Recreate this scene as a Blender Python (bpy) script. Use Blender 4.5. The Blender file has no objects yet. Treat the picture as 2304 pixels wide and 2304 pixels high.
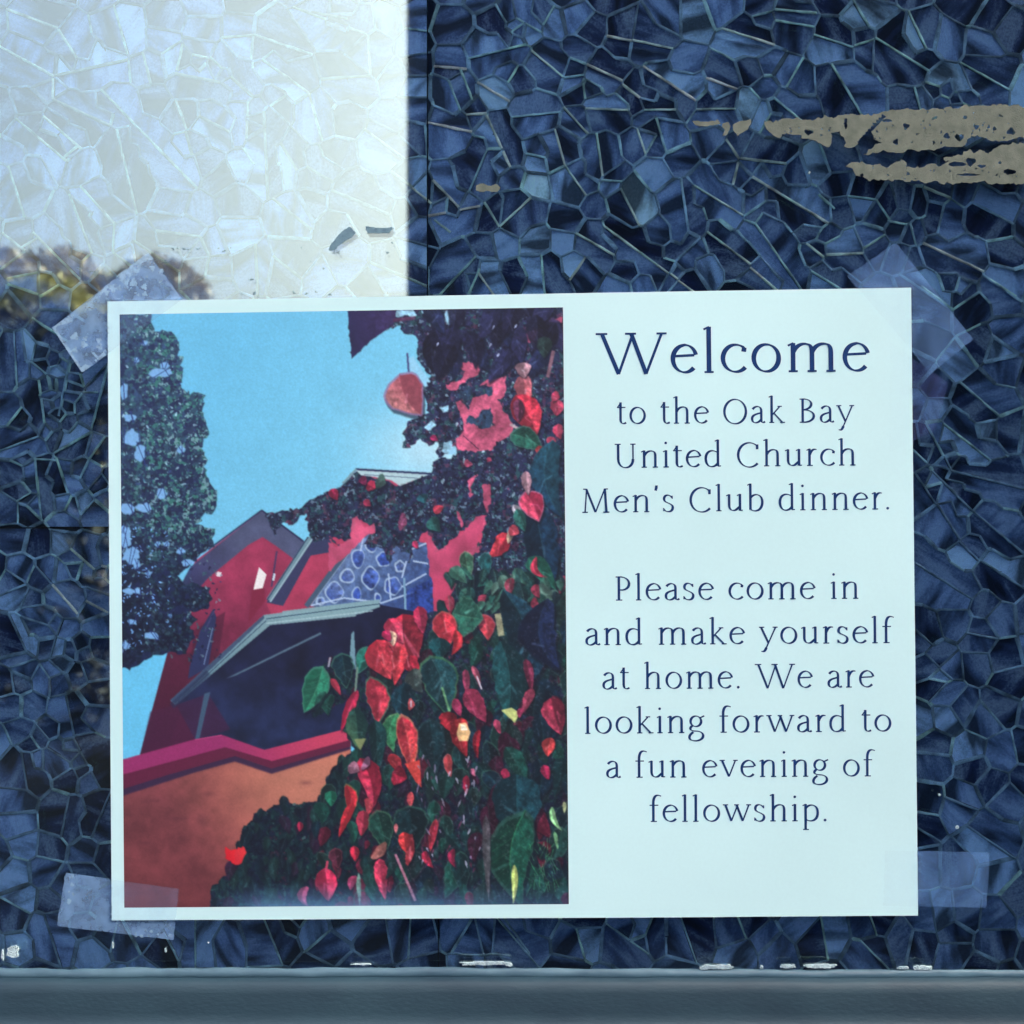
import bpy, math, random
import numpy as np

# ---------------------------------------------------------------- camera, sky, sun, exposure
D = 0.42                     # camera to glass, metres
S = 0.3558 / 2304.0          # metres on the glass per photograph pixel
EYE = 1.55
scene = bpy.context.scene
cam_d = bpy.data.cameras.new('camera')
cam_d.sensor_width = 36.0
cam_d.lens = 36.0 * D / 0.3558
cam_d.clip_start = 0.02
cam_d.clip_end = 500.0
cam_d.dof.use_dof = True
cam_d.dof.focus_distance = D
cam_d.dof.aperture_fstop = 24.0
cam = bpy.data.objects.new('camera', cam_d)
scene.collection.objects.link(cam)
cam.location = (0, -D, EYE)
cam.rotation_euler = (math.radians(90), 0, 0)
scene.camera = cam

SUN_EL, SUN_ROT = math.radians(34), math.radians(132)
world = bpy.data.worlds.new('World')
scene.world = world
world.use_nodes = True
wn = world.node_tree
bg = wn.nodes['Background']
sky = wn.nodes.new('ShaderNodeTexSky')
sky.sky_type = 'NISHITA'
sky.sun_disc = False
sky.sun_elevation = SUN_EL
sky.sun_rotation = SUN_ROT
sky.air_density = 0.45
sky.dust_density = 8.0
sky.ozone_density = 0.3
wn.links.new(sky.outputs[0], bg.inputs[0])
bg.inputs[1].default_value = 0.15
sun_d = bpy.data.lights.new('sun', 'SUN')
sun_d.energy = 2.5
sun_d.angle = math.radians(0.6)
sun_d.color = (1.0, 0.95, 0.88)
sun = bpy.data.objects.new('sun', sun_d)
scene.collection.objects.link(sun)
# the sun stands behind the neighbouring house, so the sign hangs in open shade
sun.rotation_euler = (math.radians(-56), 0, math.radians(-132))
scene.view_settings.view_transform = 'Standard'
scene.view_settings.look = 'None'
scene.view_settings.gamma = 1.0
scene.view_settings.exposure = 2.5

# ---------------------------------------------------------------- helpers
rnd = random.Random(7)
nrs = np.random.RandomState(11)
COL = scene.collection

def P(px, py, d=0.0):
    """photograph pixel on the window plane -> world point, d metres in front of the glass"""
    return ((px - 1152) * S, -d, EYE + (1152 - py) * S)

def link(name, me, mat=None, parent=None):
    o = bpy.data.objects.new(name, me)
    COL.objects.link(o)
    if mat is not None:
        me.materials.append(mat)
    if parent is not None:
        o.parent = parent
    return o

def mesh(name, verts, faces, mat=None, parent=None, smooth=False):
    me = bpy.data.meshes.new(name)
    me.from_pydata([tuple(v) for v in verts], [], [tuple(f) for f in faces])
    if smooth:
        me.polygons.foreach_set('use_smooth', [True] * len(me.polygons))
    me.update()
    return link(name, me, mat, parent)

def empty(name, loc=(0, 0, 0)):
    o = bpy.data.objects.new(name, None)
    o.empty_display_size = 0.02
    COL.objects.link(o)
    o.location = loc
    return o

def tag(o, label=None, cat=None, group=None, kind=None):
    if label: o['label'] = label
    if cat: o['category'] = cat
    if group: o['group'] = group
    if kind: o['kind'] = kind
    return o

class MB:
    def __init__(s): s.v = []; s.f = []
    def add(s, vs, fs):
        n = len(s.v); s.v += [tuple(v) for v in vs]; s.f += [tuple(i + n for i in f) for f in fs]
    def box(s, x0, y0, z0, x1, y1, z1):
        s.add([(x0,y0,z0),(x1,y0,z0),(x1,y1,z0),(x0,y1,z0),(x0,y0,z1),(x1,y0,z1),(x1,y1,z1),(x0,y1,z1)],
              [(0,3,2,1),(4,5,6,7),(0,1,5,4),(1,2,6,5),(2,3,7,6),(3,0,4,7)])
    def build(s, name, mat, parent=None, smooth=False): return mesh(name, s.v, s.f, mat, parent, smooth)

def lin(c):
    c = np.asarray(c, dtype=float) / 255.0
    return np.where(c <= 0.04045, c / 12.92, ((c + 0.055) / 1.055) ** 2.4)

# ---------------------------------------------------------------- materials
def new_mat(name):
    m = bpy.data.materials.new(name); m.use_nodes = True
    nt = m.node_tree; b = nt.nodes['Principled BSDF']
    return m, nt, b

def N(nt, typ, **kw):
    n = nt.nodes.new(typ)
    for k, v in kw.items(): setattr(n, k, v)
    return n

def noise_mat(name, c1, c2, scale=40, rough=0.6, bump=0.0, detail=6, stretch=(1,1,1), spec=0.5, metal=0.0, bscale=None):
    m, nt, b = new_mat(name)
    tc = N(nt, 'ShaderNodeTexCoord'); mp = N(nt, 'ShaderNodeMapping')
    mp.inputs['Scale'].default_value = stretch
    nz = N(nt, 'ShaderNodeTexNoise'); nz.inputs['Scale'].default_value = scale; nz.inputs['Detail'].default_value = detail
    rp = N(nt, 'ShaderNodeValToRGB')
    rp.color_ramp.elements[0].position = 0.3; rp.color_ramp.elements[1].position = 0.7
    rp.color_ramp.elements[0].color = (*c1, 1); rp.color_ramp.elements[1].color = (*c2, 1)
    L = nt.links.new
    L(tc.outputs['Object'], mp.inputs[0]); L(mp.outputs[0], nz.inputs['Vector'])
    L(nz.outputs[0], rp.inputs[0]); L(rp.outputs[0], b.inputs['Base Color'])
    b.inputs['Roughness'].default_value = rough; b.inputs['Metallic'].default_value = metal
    b.inputs['Specular IOR Level'].default_value = spec
    if bump:
        n2 = N(nt, 'ShaderNodeTexNoise'); n2.inputs['Scale'].default_value = bscale or scale * 3; n2.inputs['Detail'].default_value = 8
        L(mp.outputs[0], n2.inputs['Vector'])
        bp = N(nt, 'ShaderNodeBump'); bp.inputs['Strength'].default_value = 0.6; bp.inputs['Distance'].default_value = bump
        L(n2.outputs[0], bp.inputs['Height']); L(bp.outputs[0], b.inputs['Normal'])
    return m

PAPER_ALB = np.array([0.58, 0.86, 0.89])
WHITE = lin((205, 236, 239))

def film_mat():
    """mosaic film: navy foil, each shard brushed along a direction of its own"""
    m, nt, b = new_mat('mosaic_foil'); L = nt.links.new
    at = N(nt, 'ShaderNodeAttribute', attribute_name='shade')
    uv = N(nt, 'ShaderNodeUVMap'); uv.uv_map = 'brush'
    mp = N(nt, 'ShaderNodeMapping'); mp.inputs['Scale'].default_value = (0.9, 26, 1)
    nz = N(nt, 'ShaderNodeTexNoise'); nz.inputs['Scale'].default_value = 1.0; nz.inputs['Detail'].default_value = 4
    L(uv.outputs[0], mp.inputs[0]); L(mp.outputs[0], nz.inputs['Vector'])
    mp2 = N(nt, 'ShaderNodeMapping'); mp2.inputs['Scale'].default_value = (0.3, 1.0, 1)
    nb = N(nt, 'ShaderNodeTexNoise'); nb.inputs['Scale'].default_value = 1.0; nb.inputs['Detail'].default_value = 2
    L(uv.outputs[0], mp2.inputs[0]); L(mp2.outputs[0], nb.inputs['Vector'])
    # fine film mottling in object space
    tc = N(nt, 'ShaderNodeTexCoord')
    ng = N(nt, 'ShaderNodeTexNoise'); ng.inputs['Scale'].default_value = 1400; ng.inputs['Detail'].default_value = 3
    L(tc.outputs['Object'], ng.inputs['Vector'])
    r1 = N(nt, 'ShaderNodeMapRange'); r1.inputs[1].default_value = 0.38; r1.inputs[2].default_value = 0.62
    r1.inputs[3].default_value = 0.22; r1.inputs[4].default_value = 2.2  # broad satin sheen painted into the shard colour
    L(nb.outputs[0], r1.inputs[0])
    r2 = N(nt, 'ShaderNodeMapRange'); r2.inputs[1].default_value = 0.3; r2.inputs[2].default_value = 0.7
    r2.inputs[3].default_value = 0.86; r2.inputs[4].default_value = 1.15
    L(nz.outputs[0], r2.inputs[0])
    r3 = N(nt, 'ShaderNodeMapRange'); r3.inputs[1].default_value = 0.3; r3.inputs[2].default_value = 0.7
    r3.inputs[3].default_value = 0.8; r3.inputs[4].default_value = 1.22
    L(ng.outputs[0], r3.inputs[0])
    m1 = N(nt, 'ShaderNodeMath', operation='MULTIPLY'); L(r1.outputs[0], m1.inputs[0]); L(r2.outputs[0], m1.inputs[1])
    m2 = N(nt, 'ShaderNodeMath', operation='MULTIPLY'); L(m1.outputs[0], m2.inputs[0]); L(r3.outputs[0], m2.inputs[1])
    mx = N(nt, 'ShaderNodeVectorMath', operation='SCALE')
    L(at.outputs['Color'], mx.inputs[0]); L(m2.outputs[0], mx.inputs['Scale'])
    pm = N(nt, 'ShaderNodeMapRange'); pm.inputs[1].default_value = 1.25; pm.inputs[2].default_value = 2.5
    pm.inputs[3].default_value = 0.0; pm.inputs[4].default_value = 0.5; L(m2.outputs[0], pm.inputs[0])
    mc = N(nt, 'ShaderNodeMix', data_type='RGBA'); mc.inputs['B'].default_value = (0.40, 0.60, 0.86, 1)  # pale highlights mixed into the base colour at the bright ends
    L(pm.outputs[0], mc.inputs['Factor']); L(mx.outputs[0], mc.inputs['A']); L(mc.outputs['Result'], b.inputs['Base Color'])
    b.inputs['Metallic'].default_value = 0.22; b.inputs['Roughness'].default_value = 0.38
    b.inputs['Specular IOR Level'].default_value = 0.3
    bp = N(nt, 'ShaderNodeBump'); bp.inputs['Strength'].default_value = 0.5; bp.inputs['Distance'].default_value = 0.00005
    L(nz.outputs[0], bp.inputs['Height']); L(bp.outputs[0], b.inputs['Normal'])
    return m

def vein_mat():
    m, nt, b = new_mat('embossed_line_foil'); L = nt.links.new
    at = N(nt, 'ShaderNodeAttribute', attribute_name='shade')
    uv = N(nt, 'ShaderNodeUVMap'); uv.uv_map = 'brush'
    mp = N(nt, 'ShaderNodeMapping'); mp.inputs['Scale'].default_value = (3.2, 0.6, 1)
    nz = N(nt, 'ShaderNodeTexNoise'); nz.inputs['Scale'].default_value = 4.0; nz.inputs['Detail'].default_value = 3
    L(uv.outputs[0], mp.inputs[0]); L(mp.outputs[0], nz.inputs['Vector'])
    tc = N(nt, 'ShaderNodeTexCoord')
    ng = N(nt, 'ShaderNodeTexNoise'); ng.inputs['Scale'].default_value = 170; ng.inputs['Detail'].default_value = 4
    L(tc.outputs['Object'], ng.inputs['Vector'])
    r2 = N(nt, 'ShaderNodeMapRange'); r2.inputs[1].default_value = 0.35; r2.inputs[2].default_value = 0.65
    r2.inputs[3].default_value = 0.75; r2.inputs[4].default_value = 1.25
    L(nz.outputs[0], r2.inputs[0])
    r3 = N(nt, 'ShaderNodeMapRange'); r3.inputs[1].default_value = 0.35; r3.inputs[2].default_value = 0.68
    r3.inputs[3].default_value = 0.4; r3.inputs[4].default_value = 1.45
    L(ng.outputs[0], r3.inputs[0])
    m1 = N(nt, 'ShaderNodeMath', operation='MULTIPLY'); L(r3.outputs[0], m1.inputs[0]); L(r2.outputs[0], m1.inputs[1])
    mx = N(nt, 'ShaderNodeVectorMath', operation='SCALE')
    L(at.outputs['Color'], mx.inputs[0]); L(m1.outputs[0], mx.inputs['Scale'])
    L(mx.outputs[0], b.inputs['Base Color'])
    b.inputs['Metallic'].default_value = 0.1; b.inputs['Roughness'].default_value = 0.45
    return m

def glass_mat(f=0.17):
    """window glass: clear, with a mirror-like coated face"""
    m = bpy.data.materials.new('coated_glass'); m.use_nodes = True
    nt = m.node_tree; nt.nodes.clear(); L = nt.links.new
    out = N(nt, 'ShaderNodeOutputMaterial'); mix = N(nt, 'ShaderNodeMixShader')
    tr = N(nt, 'ShaderNodeBsdfTransparent'); tr.inputs[0].default_value = (0.90, 0.95, 0.97, 1)
    gl = N(nt, 'ShaderNodeBsdfGlossy'); gl.inputs['Roughness'].default_value = 0.02; gl.inputs[0].default_value = (0.85, 1.0, 0.87, 1)
    lw = N(nt, 'ShaderNodeLayerWeight'); lw.inputs[0].default_value = 0.25
    # faint smears: reflectivity varies a little
    tc = N(nt, 'ShaderNodeTexCoord'); nz = N(nt, 'ShaderNodeTexNoise'); nz.inputs['Scale'].default_value = 9; nz.inputs['Detail'].default_value = 5
    L(tc.outputs['Object'], nz.inputs['Vector'])
    r = N(nt, 'ShaderNodeMapRange'); r.inputs[1].default_value = 0.3; r.inputs[2].default_value = 0.7
    r.inputs[3].default_value = f * 0.92; r.inputs[4].default_value = f * 1.08
    L(nz.outputs[0], r.inputs[0])
    ad = N(nt, 'ShaderNodeMath', operation='MULTIPLY_ADD'); ad.inputs[1].default_value = 0.6
    L(lw.outputs['Fresnel'], ad.inputs[0]); L(r.outputs[0], ad.inputs[2])
    sb = N(nt, 'ShaderNodeMath', operation='SUBTRACT'); sb.inputs[1].default_value = 0.012
    L(ad.outputs[0], sb.inputs[0]); L(sb.outputs[0], mix.inputs[0])
    L(tr.outputs[0], mix.inputs[1]); L(gl.outputs[0], mix.inputs[2]); L(mix.outputs[0], out.inputs[0])
    return m

def attr_mat(name, rough=0.7, spec=0.3):
    m, nt, b = new_mat(name)
    at = N(nt, 'ShaderNodeAttribute', attribute_name='ink')
    nt.links.new(at.outputs['Color'], b.inputs['Base Color'])
    b.inputs['Roughness'].default_value = rough; b.inputs['Specular IOR Level'].default_value = spec
    return m

def paper_mat():
    m, nt, b = new_mat('white_printer_paper'); L = nt.links.new
    tc = N(nt, 'ShaderNodeTexCoord')
    n1 = N(nt, 'ShaderNodeTexNoise'); n1.inputs['Scale'].default_value = 14; n1.inputs['Detail'].default_value = 3
    n2 = N(nt, 'ShaderNodeTexNoise'); n2.inputs['Scale'].default_value = 900; n2.inputs['Detail'].default_value = 4
    L(tc.outputs['Object'], n1.inputs['Vector']); L(tc.outputs['Object'], n2.inputs['Vector'])
    rp = N(nt, 'ShaderNodeValToRGB')
    rp.color_ramp.elements[0].position = 0.3; rp.color_ramp.elements[1].position = 0.7
    rp.color_ramp.elements[0].color = (*(PAPER_ALB * 0.97), 1); rp.color_ramp.elements[1].color = (*(PAPER_ALB * 1.03), 1)
    L(n1.outputs[0], rp.inputs[0])
    r = N(nt, 'ShaderNodeMapRange'); r.inputs[1].default_value = 0.3; r.inputs[2].default_value = 0.7
    r.inputs[3].default_value = 0.99; r.inputs[4].default_value = 1.01
    L(n2.outputs[0], r.inputs[0])
    mx = N(nt, 'ShaderNodeVectorMath', operation='SCALE')
    L(rp.outputs[0], mx.inputs[0]); L(r.outputs[0], mx.inputs['Scale']); L(mx.outputs[0], b.inputs['Base Color'])
    b.inputs['Roughness'].default_value = 0.75; b.inputs['Specular IOR Level'].default_value = 0.25
    bp = N(nt, 'ShaderNodeBump'); bp.inputs['Distance'].default_value = 0.00001; bp.inputs['Strength'].default_value = 0.3
    L(n2.outputs[0], bp.inputs['Height']); L(bp.outputs[0], b.inputs['Normal'])
    return m

def tape_mat(name, col, a0, a1, scale=120, p0=0.4, p1=0.65, milk=False):
    """frosted sticky tape: part clear, part milky where air is trapped under it"""
    m = bpy.data.materials.new(name); m.use_nodes = True
    nt = m.node_tree; nt.nodes.clear(); L = nt.links.new
    out = N(nt, 'ShaderNodeOutputMaterial'); mix = N(nt, 'ShaderNodeMixShader')
    tr = N(nt, 'ShaderNodeBsdfTransparent')
    pr = N(nt, 'ShaderNodeBsdfPrincipled'); pr.inputs['Base Color'].default_value = (*col, 1); pr.inputs['Roughness'].default_value = 0.45
    tc = N(nt, 'ShaderNodeTexCoord'); nz = N(nt, 'ShaderNodeTexNoise'); nz.inputs['Scale'].default_value = scale; nz.inputs['Detail'].default_value = 5
    nz.inputs['Roughness'].default_value = 0.6
    L(tc.outputs['Object'], nz.inputs['Vector'])
    r = N(nt, 'ShaderNodeMapRange'); r.inputs[1].default_value = p0; r.inputs[2].default_value = p1
    r.inputs[3].default_value = a0; r.inputs[4].default_value = a1
    L(nz.outputs[0], r.inputs[0])
    if milk:      # where the tape lies on glass it traps air and looks milky; on paper it wets down and goes clear
        at = N(nt, 'ShaderNodeAttribute', attribute_name='milk'); mu = N(nt, 'ShaderNodeMath', operation='MULTIPLY')
        L(at.outputs['Fac'], mu.inputs[0]); L(r.outputs[0], mu.inputs[1]); L(mu.outputs[0], mix.inputs[0])
    else: L(r.outputs[0], mix.inputs[0])
    L(tr.outputs[0], mix.inputs[1]); L(pr.outputs[0], mix.inputs[2]); L(mix.outputs[0], out.inputs[0])
    return m

M_film = film_mat(); M_vein = vein_mat(); M_glass = glass_mat()
M_back = noise_mat('dark_backing', (0.02, 0.03, 0.09), (0.035, 0.05, 0.13), 60, 0.8)
M_rail = noise_mat('painted_wood_rail', (0.009, 0.032, 0.052), (0.018, 0.052, 0.074), 30, 0.6, 0.00018, stretch=(1, 2, 2.5), bscale=420)
M_bead = noise_mat('glazing_bead', (0.04, 0.09, 0.13), (0.08, 0.16, 0.21), 150, 0.5, 0.0002, stretch=(0.4, 1, 1))
M_paper = paper_mat()
M_print = attr_mat('photo_print_ink', 0.6, 0.35)
M_ink = noise_mat('navy_print_ink', (0.003, 0.028, 0.12), (0.005, 0.042, 0.17), 500, 0.6, spec=0.2)
M_resid = noise_mat('dried_adhesive_foam', (0.115, 0.142, 0.115), (0.185, 0.215, 0.175), 260, 0.9, 0.00008, bscale=1100)
M_grime = noise_mat('dark_sticky_grime', (0.10, 0.20, 0.27), (0.17, 0.30, 0.37), 600, 0.8)
M_fleck = noise_mat('white_paint_fleck', (0.30, 0.42, 0.48), (0.5, 0.65, 0.68), 500, 0.7, 0.0002)
M_cut = noise_mat('film_join_dark', (0.002, 0.003, 0.01), (0.006, 0.008, 0.02), 300, 0.9)  # near-black seam colour between the film sheets
# ---------------------------------------------------------------- the window: film, glass, rail
window = empty('window', (0, 0, EYE))
tag(window, 'dark blue window pane lined with shattered-mosaic film above a grey-green painted rail', 'window')
def child(o):                      # parented without moving: the parent only has a location
    o.matrix_parent_inverse = window.matrix_world.inverted()
    return o
bpy.context.view_layer.update()

SEEDS = {}
def zone(x0, y0, k, txt):
    out = []
    for t in txt.split():
        a, b = t.split(',')
        out.append((x0 + k * float(a), y0 + k * float(b)))
    return out
seeds = []
seeds += zone(0, 0, .5176, "30,80 100,120 200,180 450,100 560,60 680,150 700,40 860,100 1000,60 1000,200 1090,80 1200,90 1330,80 1480,80 1680,60 120,260 300,350 480,370 350,500 580,400 100,420 220,560 500,490 640,430 860,380 890,540 620,620 820,620 1000,300 1190,260 1250,400 1400,240 1130,360 1300,500 1480,500 1700,300 1700,500 1450,640 1660,720 1560,800 1330,700 1200,650 1040,700 940,750 880,680 600,800 450,800 330,700 120,700 20,650 140,850 250,950 480,940 560,850 730,860 850,900 1000,850 1200,900 1350,850 1450,950 1600,950 1740,900 1680,1100 1500,1120 1300,1080 1130,1080 1000,1000 950,1140 740,1080 600,1090 520,1090 420,1080 200,1130 80,1130 40,1030 300,1210 90,1320 200,1330 350,1290 60,1240 430,1200 20,1330 600,1200 900,1230 1150,1200 1350,1200 1600,1220")
seeds += zone(900, 0, .414, "80,40 60,200 80,320 80,430 270,100 480,100 640,60 600,300 450,340 210,420 300,400 700,60 860,80 960,60 1040,130 1180,110 810,300 980,230 1110,270 1200,230 1240,60 1380,100 370,430 520,400 540,520 700,500 920,490 1090,390 1110,490 1200,500 1380,430 1330,270 1320,510 200,600 300,580 400,640 640,700 310,850 500,850 540,680 770,610 900,620 1110,630 930,730 1190,740 1350,640 1490,700 870,850 820,800 1010,860 1200,860 700,860 620,940 725,970 900,1010 600,1080 520,960 760,1130 1060,1080 1170,1040 1330,1090 1280,940 1400,900 1380,1150 230,1050 360,1200 220,1230 300,1330 560,1300 460,1320 740,1300 920,1170 900,1300 1060,1250 1040,1170 1220,1200 1180,1320 1080,1350 990,1310 1360,1360 1250,1450 1130,1430 1420,1250 850,1450 1020,1430 1030,1530 620,1480 500,1520 340,1520 230,1450 220,1380 430,1570 1200,1560 1330,1530 880,1550 80,560 50,700 100,760 60,900 100,1020 50,1130 90,1240 60,1350 110,1450 60,1560")
seeds += zone(1504, 0, .414, "30,60 130,60 200,60 480,60 700,40 700,85 980,110 1200,120 1340,170 1540,180 1800,60 1760,200 1880,120 650,110 640,200 815,240 450,240 560,310 480,340 350,330 300,420 80,300 800,440 620,380 560,440 1015,330 1160,300 1330,340 1150,500 1060,480 1300,470 1540,370 1540,470 1820,330 1700,420 1850,520 960,560 810,600 640,600 660,520 320,500 450,540 500,540 210,610 1320,540 1500,560 60,700 430,680 250,720 300,830 440,780 600,800 580,750 220,920 340,930 480,870 500,1000 700,930 850,880 420,1090 260,1130 930,850 940,970 840,1050 650,1200 960,1120 960,1260 1080,1000 1140,1150 1250,1050 1470,1100 1300,1080 1260,1280 1620,1180 1630,1020 1820,1060 1780,1150 1870,1250 350,1200 450,1280 80,1180 230,1420 60,1330 600,1380 640,1450 950,1430 760,1500 850,1520 1100,1250 1180,1400 1300,1500 1460,1430 1640,1490 1560,1260 1830,1450 1700,1330 1850,1560 1700,1600 1500,1620 1500,700 1700,640 1400,880 1600,900 1800,800 1850,930 1200,760 60,830 120,1000 40,900 170,1300 20,1480 420,1480 430,1580 1200,1600 1350,1640")
seeds += zone(0, 700, .2588, "30,200 90,400 160,300 150,500 400,280 420,520 400,780 600,600 740,600 900,560 600,900 890,900 100,750 180,900 100,1050 40,1130 80,1320 640,1200 300,1200 350,1500 90,1500 160,1700 40,1750 880,1250 600,1300 570,1450 700,1550 850,1700 250,1800 500,1830 720,1750 330,600 20,560")
seeds += zone(0, 1180, .2588, "50,100 280,150 480,150 750,130 40,300 170,400 60,580 420,400 270,600 400,750 650,450 800,300 780,600 780,900 540,880 180,900 60,950 290,1060 200,1350 520,1150 680,1150 850,1180 480,1400 40,1600 200,1600 430,1650 760,1500 750,1700 420,1830 120,1830 700,1880 60,1130")
seeds += zone(0, 1660, .2794, "60,60 220,60 430,120 700,80 460,170 350,260 60,280 600,270 780,250 700,430 80,520 330,640 600,640 690,520 600,740 840,560 800,700 640,950 100,760 140,880 350,900 300,1130 60,1150 130,1350 340,1370 460,1230 60,1480 250,1560 460,1600 640,1560 100,1750 270,1750 480,1700 800,1650 700,1760 930,1680 1080,1600 1200,1700 640,1150 800,1000 620,1350 760,1400")
seeds += zone(2040, 540, .2588, "620,320 900,100 850,220 900,350 580,700 880,500 400,560 700,900 950,800 500,1050 300,1250 550,1380 700,1300 550,1500 770,1650 920,1650 950,1450 300,1470 120,1400 150,1700 500,1800 350,1620 850,1800 650,1800 120,620 250,850 130,1100 880,1080 850,950")
seeds += zone(2040, 1020, .2588, "200,130 300,200 400,100 90,250 200,400 300,520 500,450 280,850 640,650 750,750 550,650 700,300 900,150 900,800 200,1060 650,1100 250,1200 350,1320 550,1330 950,1200 740,1350 850,1450 230,1530 330,1520 500,1480 700,1500 600,1620 450,1780 160,1650 680,1850 900,1800 180,1880 900,520 820,1000")
seeds += zone(2040, 1500, .2588, "200,180 450,180 650,80 550,380 720,480 860,360 950,150 400,480 180,500 300,700 280,880 600,750 650,920 880,800 950,1200 230,1200 500,1300 550,1130 130,1330 180,1530 760,1380 850,1480 550,1560 900,1650 500,1750 200,1750 850,1850 800,1050")
seeds += zone(0, 1900, .6211, "730,310 690,390 800,390 880,340 1010,310 1050,380 960,380 1120,330 1250,300 1180,400 1350,370 1450,340 1540,340 1650,320 1680,400 1790,390 1750,310 620,330 600,400")
seeds += zone(1100, 1900, .6232, "90,350 170,300 250,380 380,370 350,290 500,310 500,390 620,350 730,300 780,360 860,350 990,310 1000,370 930,410 1040,410 1140,300 1150,350 1180,410 1290,340 1400,420 1450,310 1500,360 1590,380 1660,280 1700,350 1700,410 1850,280 1850,380 1600,290 1750,270")

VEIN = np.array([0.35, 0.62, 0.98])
SEG = []
def lines(x0, y0, k, txt, w, br):
    for t in txt.split():
        a = [float(v) for v in t.split(',')]
        SEG.append((x0 + k*a[0], y0 + k*a[1], x0 + k*a[2], y0 + k*a[3], w, br))
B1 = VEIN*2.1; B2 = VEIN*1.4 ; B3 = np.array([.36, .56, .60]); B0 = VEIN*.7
lines(900, 0, .414, "470,600,600,880 190,970,325,1110 1060,330,1210,400 230,328,310,335 490,455,540,485 360,590,440,585 170,640,480,705 1220,425,1370,540 1360,340,1640,525 1150,160,1280,185 1710,400,1820,440 170,1145,430,1095", 8, B1*1.25)
lines(900, 0, .414, "940,600,995,660 720,240,900,390 1280,180,1470,220 1000,555,1260,565 1290,565,1840,558 560,1190,700,1060 460,1080,540,1210 1130,1215,1600,1560 1610,980,1890,1150 1690,1240,1930,1420 980,1255,1250,1410 950,1470,1150,1180 400,1430,510,1590 90,1020,150,1070 180,1170,270,1240 850,690,900,870 900,870,1020,1040 1270,580,1340,790 1080,730,1110,940 1200,980,1300,1180", 7, B1)
lines(900, 0, .414, "330,1110,490,740 380,740,800,830 1000,400,1015,520 1400,590,1460,800 1100,950,1220,960 540,20,640,190 600,40,760,130 760,130,830,10 410,270,680,205 250,380,320,560 320,330,390,510 540,490,690,240 870,390,1010,370 640,600,830,580 270,1520,400,1380 770,1370,790,1580 370,1580,430,1440", 7, B2)
lines(1504, 0, .414, "240,390,360,440 390,140,550,190 860,1365,1075,1355 810,1330,860,1370 1420,1300,1740,1450 1470,1010,1555,1045 340,740,400,830 400,830,660,860 400,845,370,970 470,930,880,1180 230,1230,610,1560 0,1450,150,1560", 8, B1*1.1)
lines(1504, 0, .414, "600,500,740,620 540,650,720,340 880,1180,810,1310 1010,1040,1160,1060 1160,1060,1240,1180 1240,1180,1350,1200 1350,1200,1370,1280 840,1030,930,1110 470,1160,750,1560 810,1460,960,1550 850,160,1020,215 1020,215,1160,170 1070,20,1160,170 1160,170,1450,350 1390,130,1480,320 1370,440,1410,590 1400,440,1670,540 1430,410,1680,490 1690,340,1870,440 400,70,580,20 600,70,780,100 600,10,830,30 1100,1320,1180,1270 930,340,1080,590", 7, B2*1.1)
lines(1504, 0, .414, "1330,1500,1580,1670 1770,1490,1930,1600 1700,1080,1890,1180 1360,1040,1330,1200 1540,1060,1490,1270 430,1150,590,1040 20,1430,210,1250 90,1000,130,1280 1380,1220,1310,1430 1560,1690,1620,1480", 8, B2*.8)
lines(0, 0, .5176, "60,30,220,90 220,90,330,260 480,30,530,210 430,380,800,760 480,530,550,830 1090,120,1280,185 970,130,1090,120 1590,120,1600,290 1320,20,1590,120 1150,440,1240,380 1330,380,1380,560 1620,570,1740,660 130,1010,300,1180 470,960,465,1080 465,1080,560,1150 10,1020,60,1060 60,1060,140,1010 290,870,370,1080 350,820,450,930 370,1080,300,1150 30,1230,150,1270 150,1270,300,1180 60,510,240,660 160,480,310,610 310,610,250,660 0,690,60,880 780,200,900,225 900,225,1080,390 750,430,790,540 0,190,200,300 200,300,200,400 770,170,745,290 1060,400,1055,580 1140,240,1320,370 600,215,620,290", 8, B2*1.3)
lines(0, 0, .5176, "210,410,450,520 770,440,1050,585 760,460,840,740 760,295,990,340 1130,450,1145,770 1160,520,1290,740 1400,315,1600,300 1560,625,1770,780 1230,650,1420,760 1440,810,1690,915 660,985,850,1010 850,1010,890,1100 890,1100,870,1190 1190,1110,1290,1190 1640,1140,1780,1200 560,1030,720,1140 210,300,600,215 1340,20,1500,50 990,310,1080,390 1230,890,1280,930 1095,1080,1100,1200", 9, B3)
lines(0, 700, .2588, "300,90,560,260 560,260,680,660 570,370,460,880 270,550,340,1060 660,700,320,1130 860,560,740,1010 740,1040,440,1210 240,1280,290,1740 440,1300,540,1600 860,1080,720,1280 700,1320,500,1740 880,1540,930,1600 0,1280,210,1380 250,660,0,980", 8, B2*1.0)
lines(0, 700, .2588, "670,690,800,690 250,1280,430,1290 880,1510,640,1780 220,430,330,520 330,480,520,430 60,250,80,590 300,650,480,690 0,1180,300,1070 100,1640,230,1560 90,1640,90,1860 550,370,450,900 290,90,210,420 750,1290,930,1550", 6, B2*.85)
lines(0, 1180, .2588, "550,210,930,540 760,350,930,390 420,560,600,770 680,670,830,750", 8, B1*1.1)
lines(0, 1180, .2588, "490,320,640,650 260,380,380,520 410,910,140,820 500,800,430,980 430,980,370,1200 560,1000,710,1390 0,410,170,520 250,400,120,720 50,880,180,1150 40,1260,220,1200 30,1280,60,1520 380,1210,620,1430 370,1260,370,1480 520,1540,600,1920 270,1790,390,1930 800,1330,710,1040", 7, B0)
lines(0, 1660, .2794, "520,0,740,410 320,110,530,240 520,240,600,410 110,130,160,450 120,180,300,100 490,560,440,820 820,520,690,830 300,1480,400,1790", 7, B0*.8)
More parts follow.
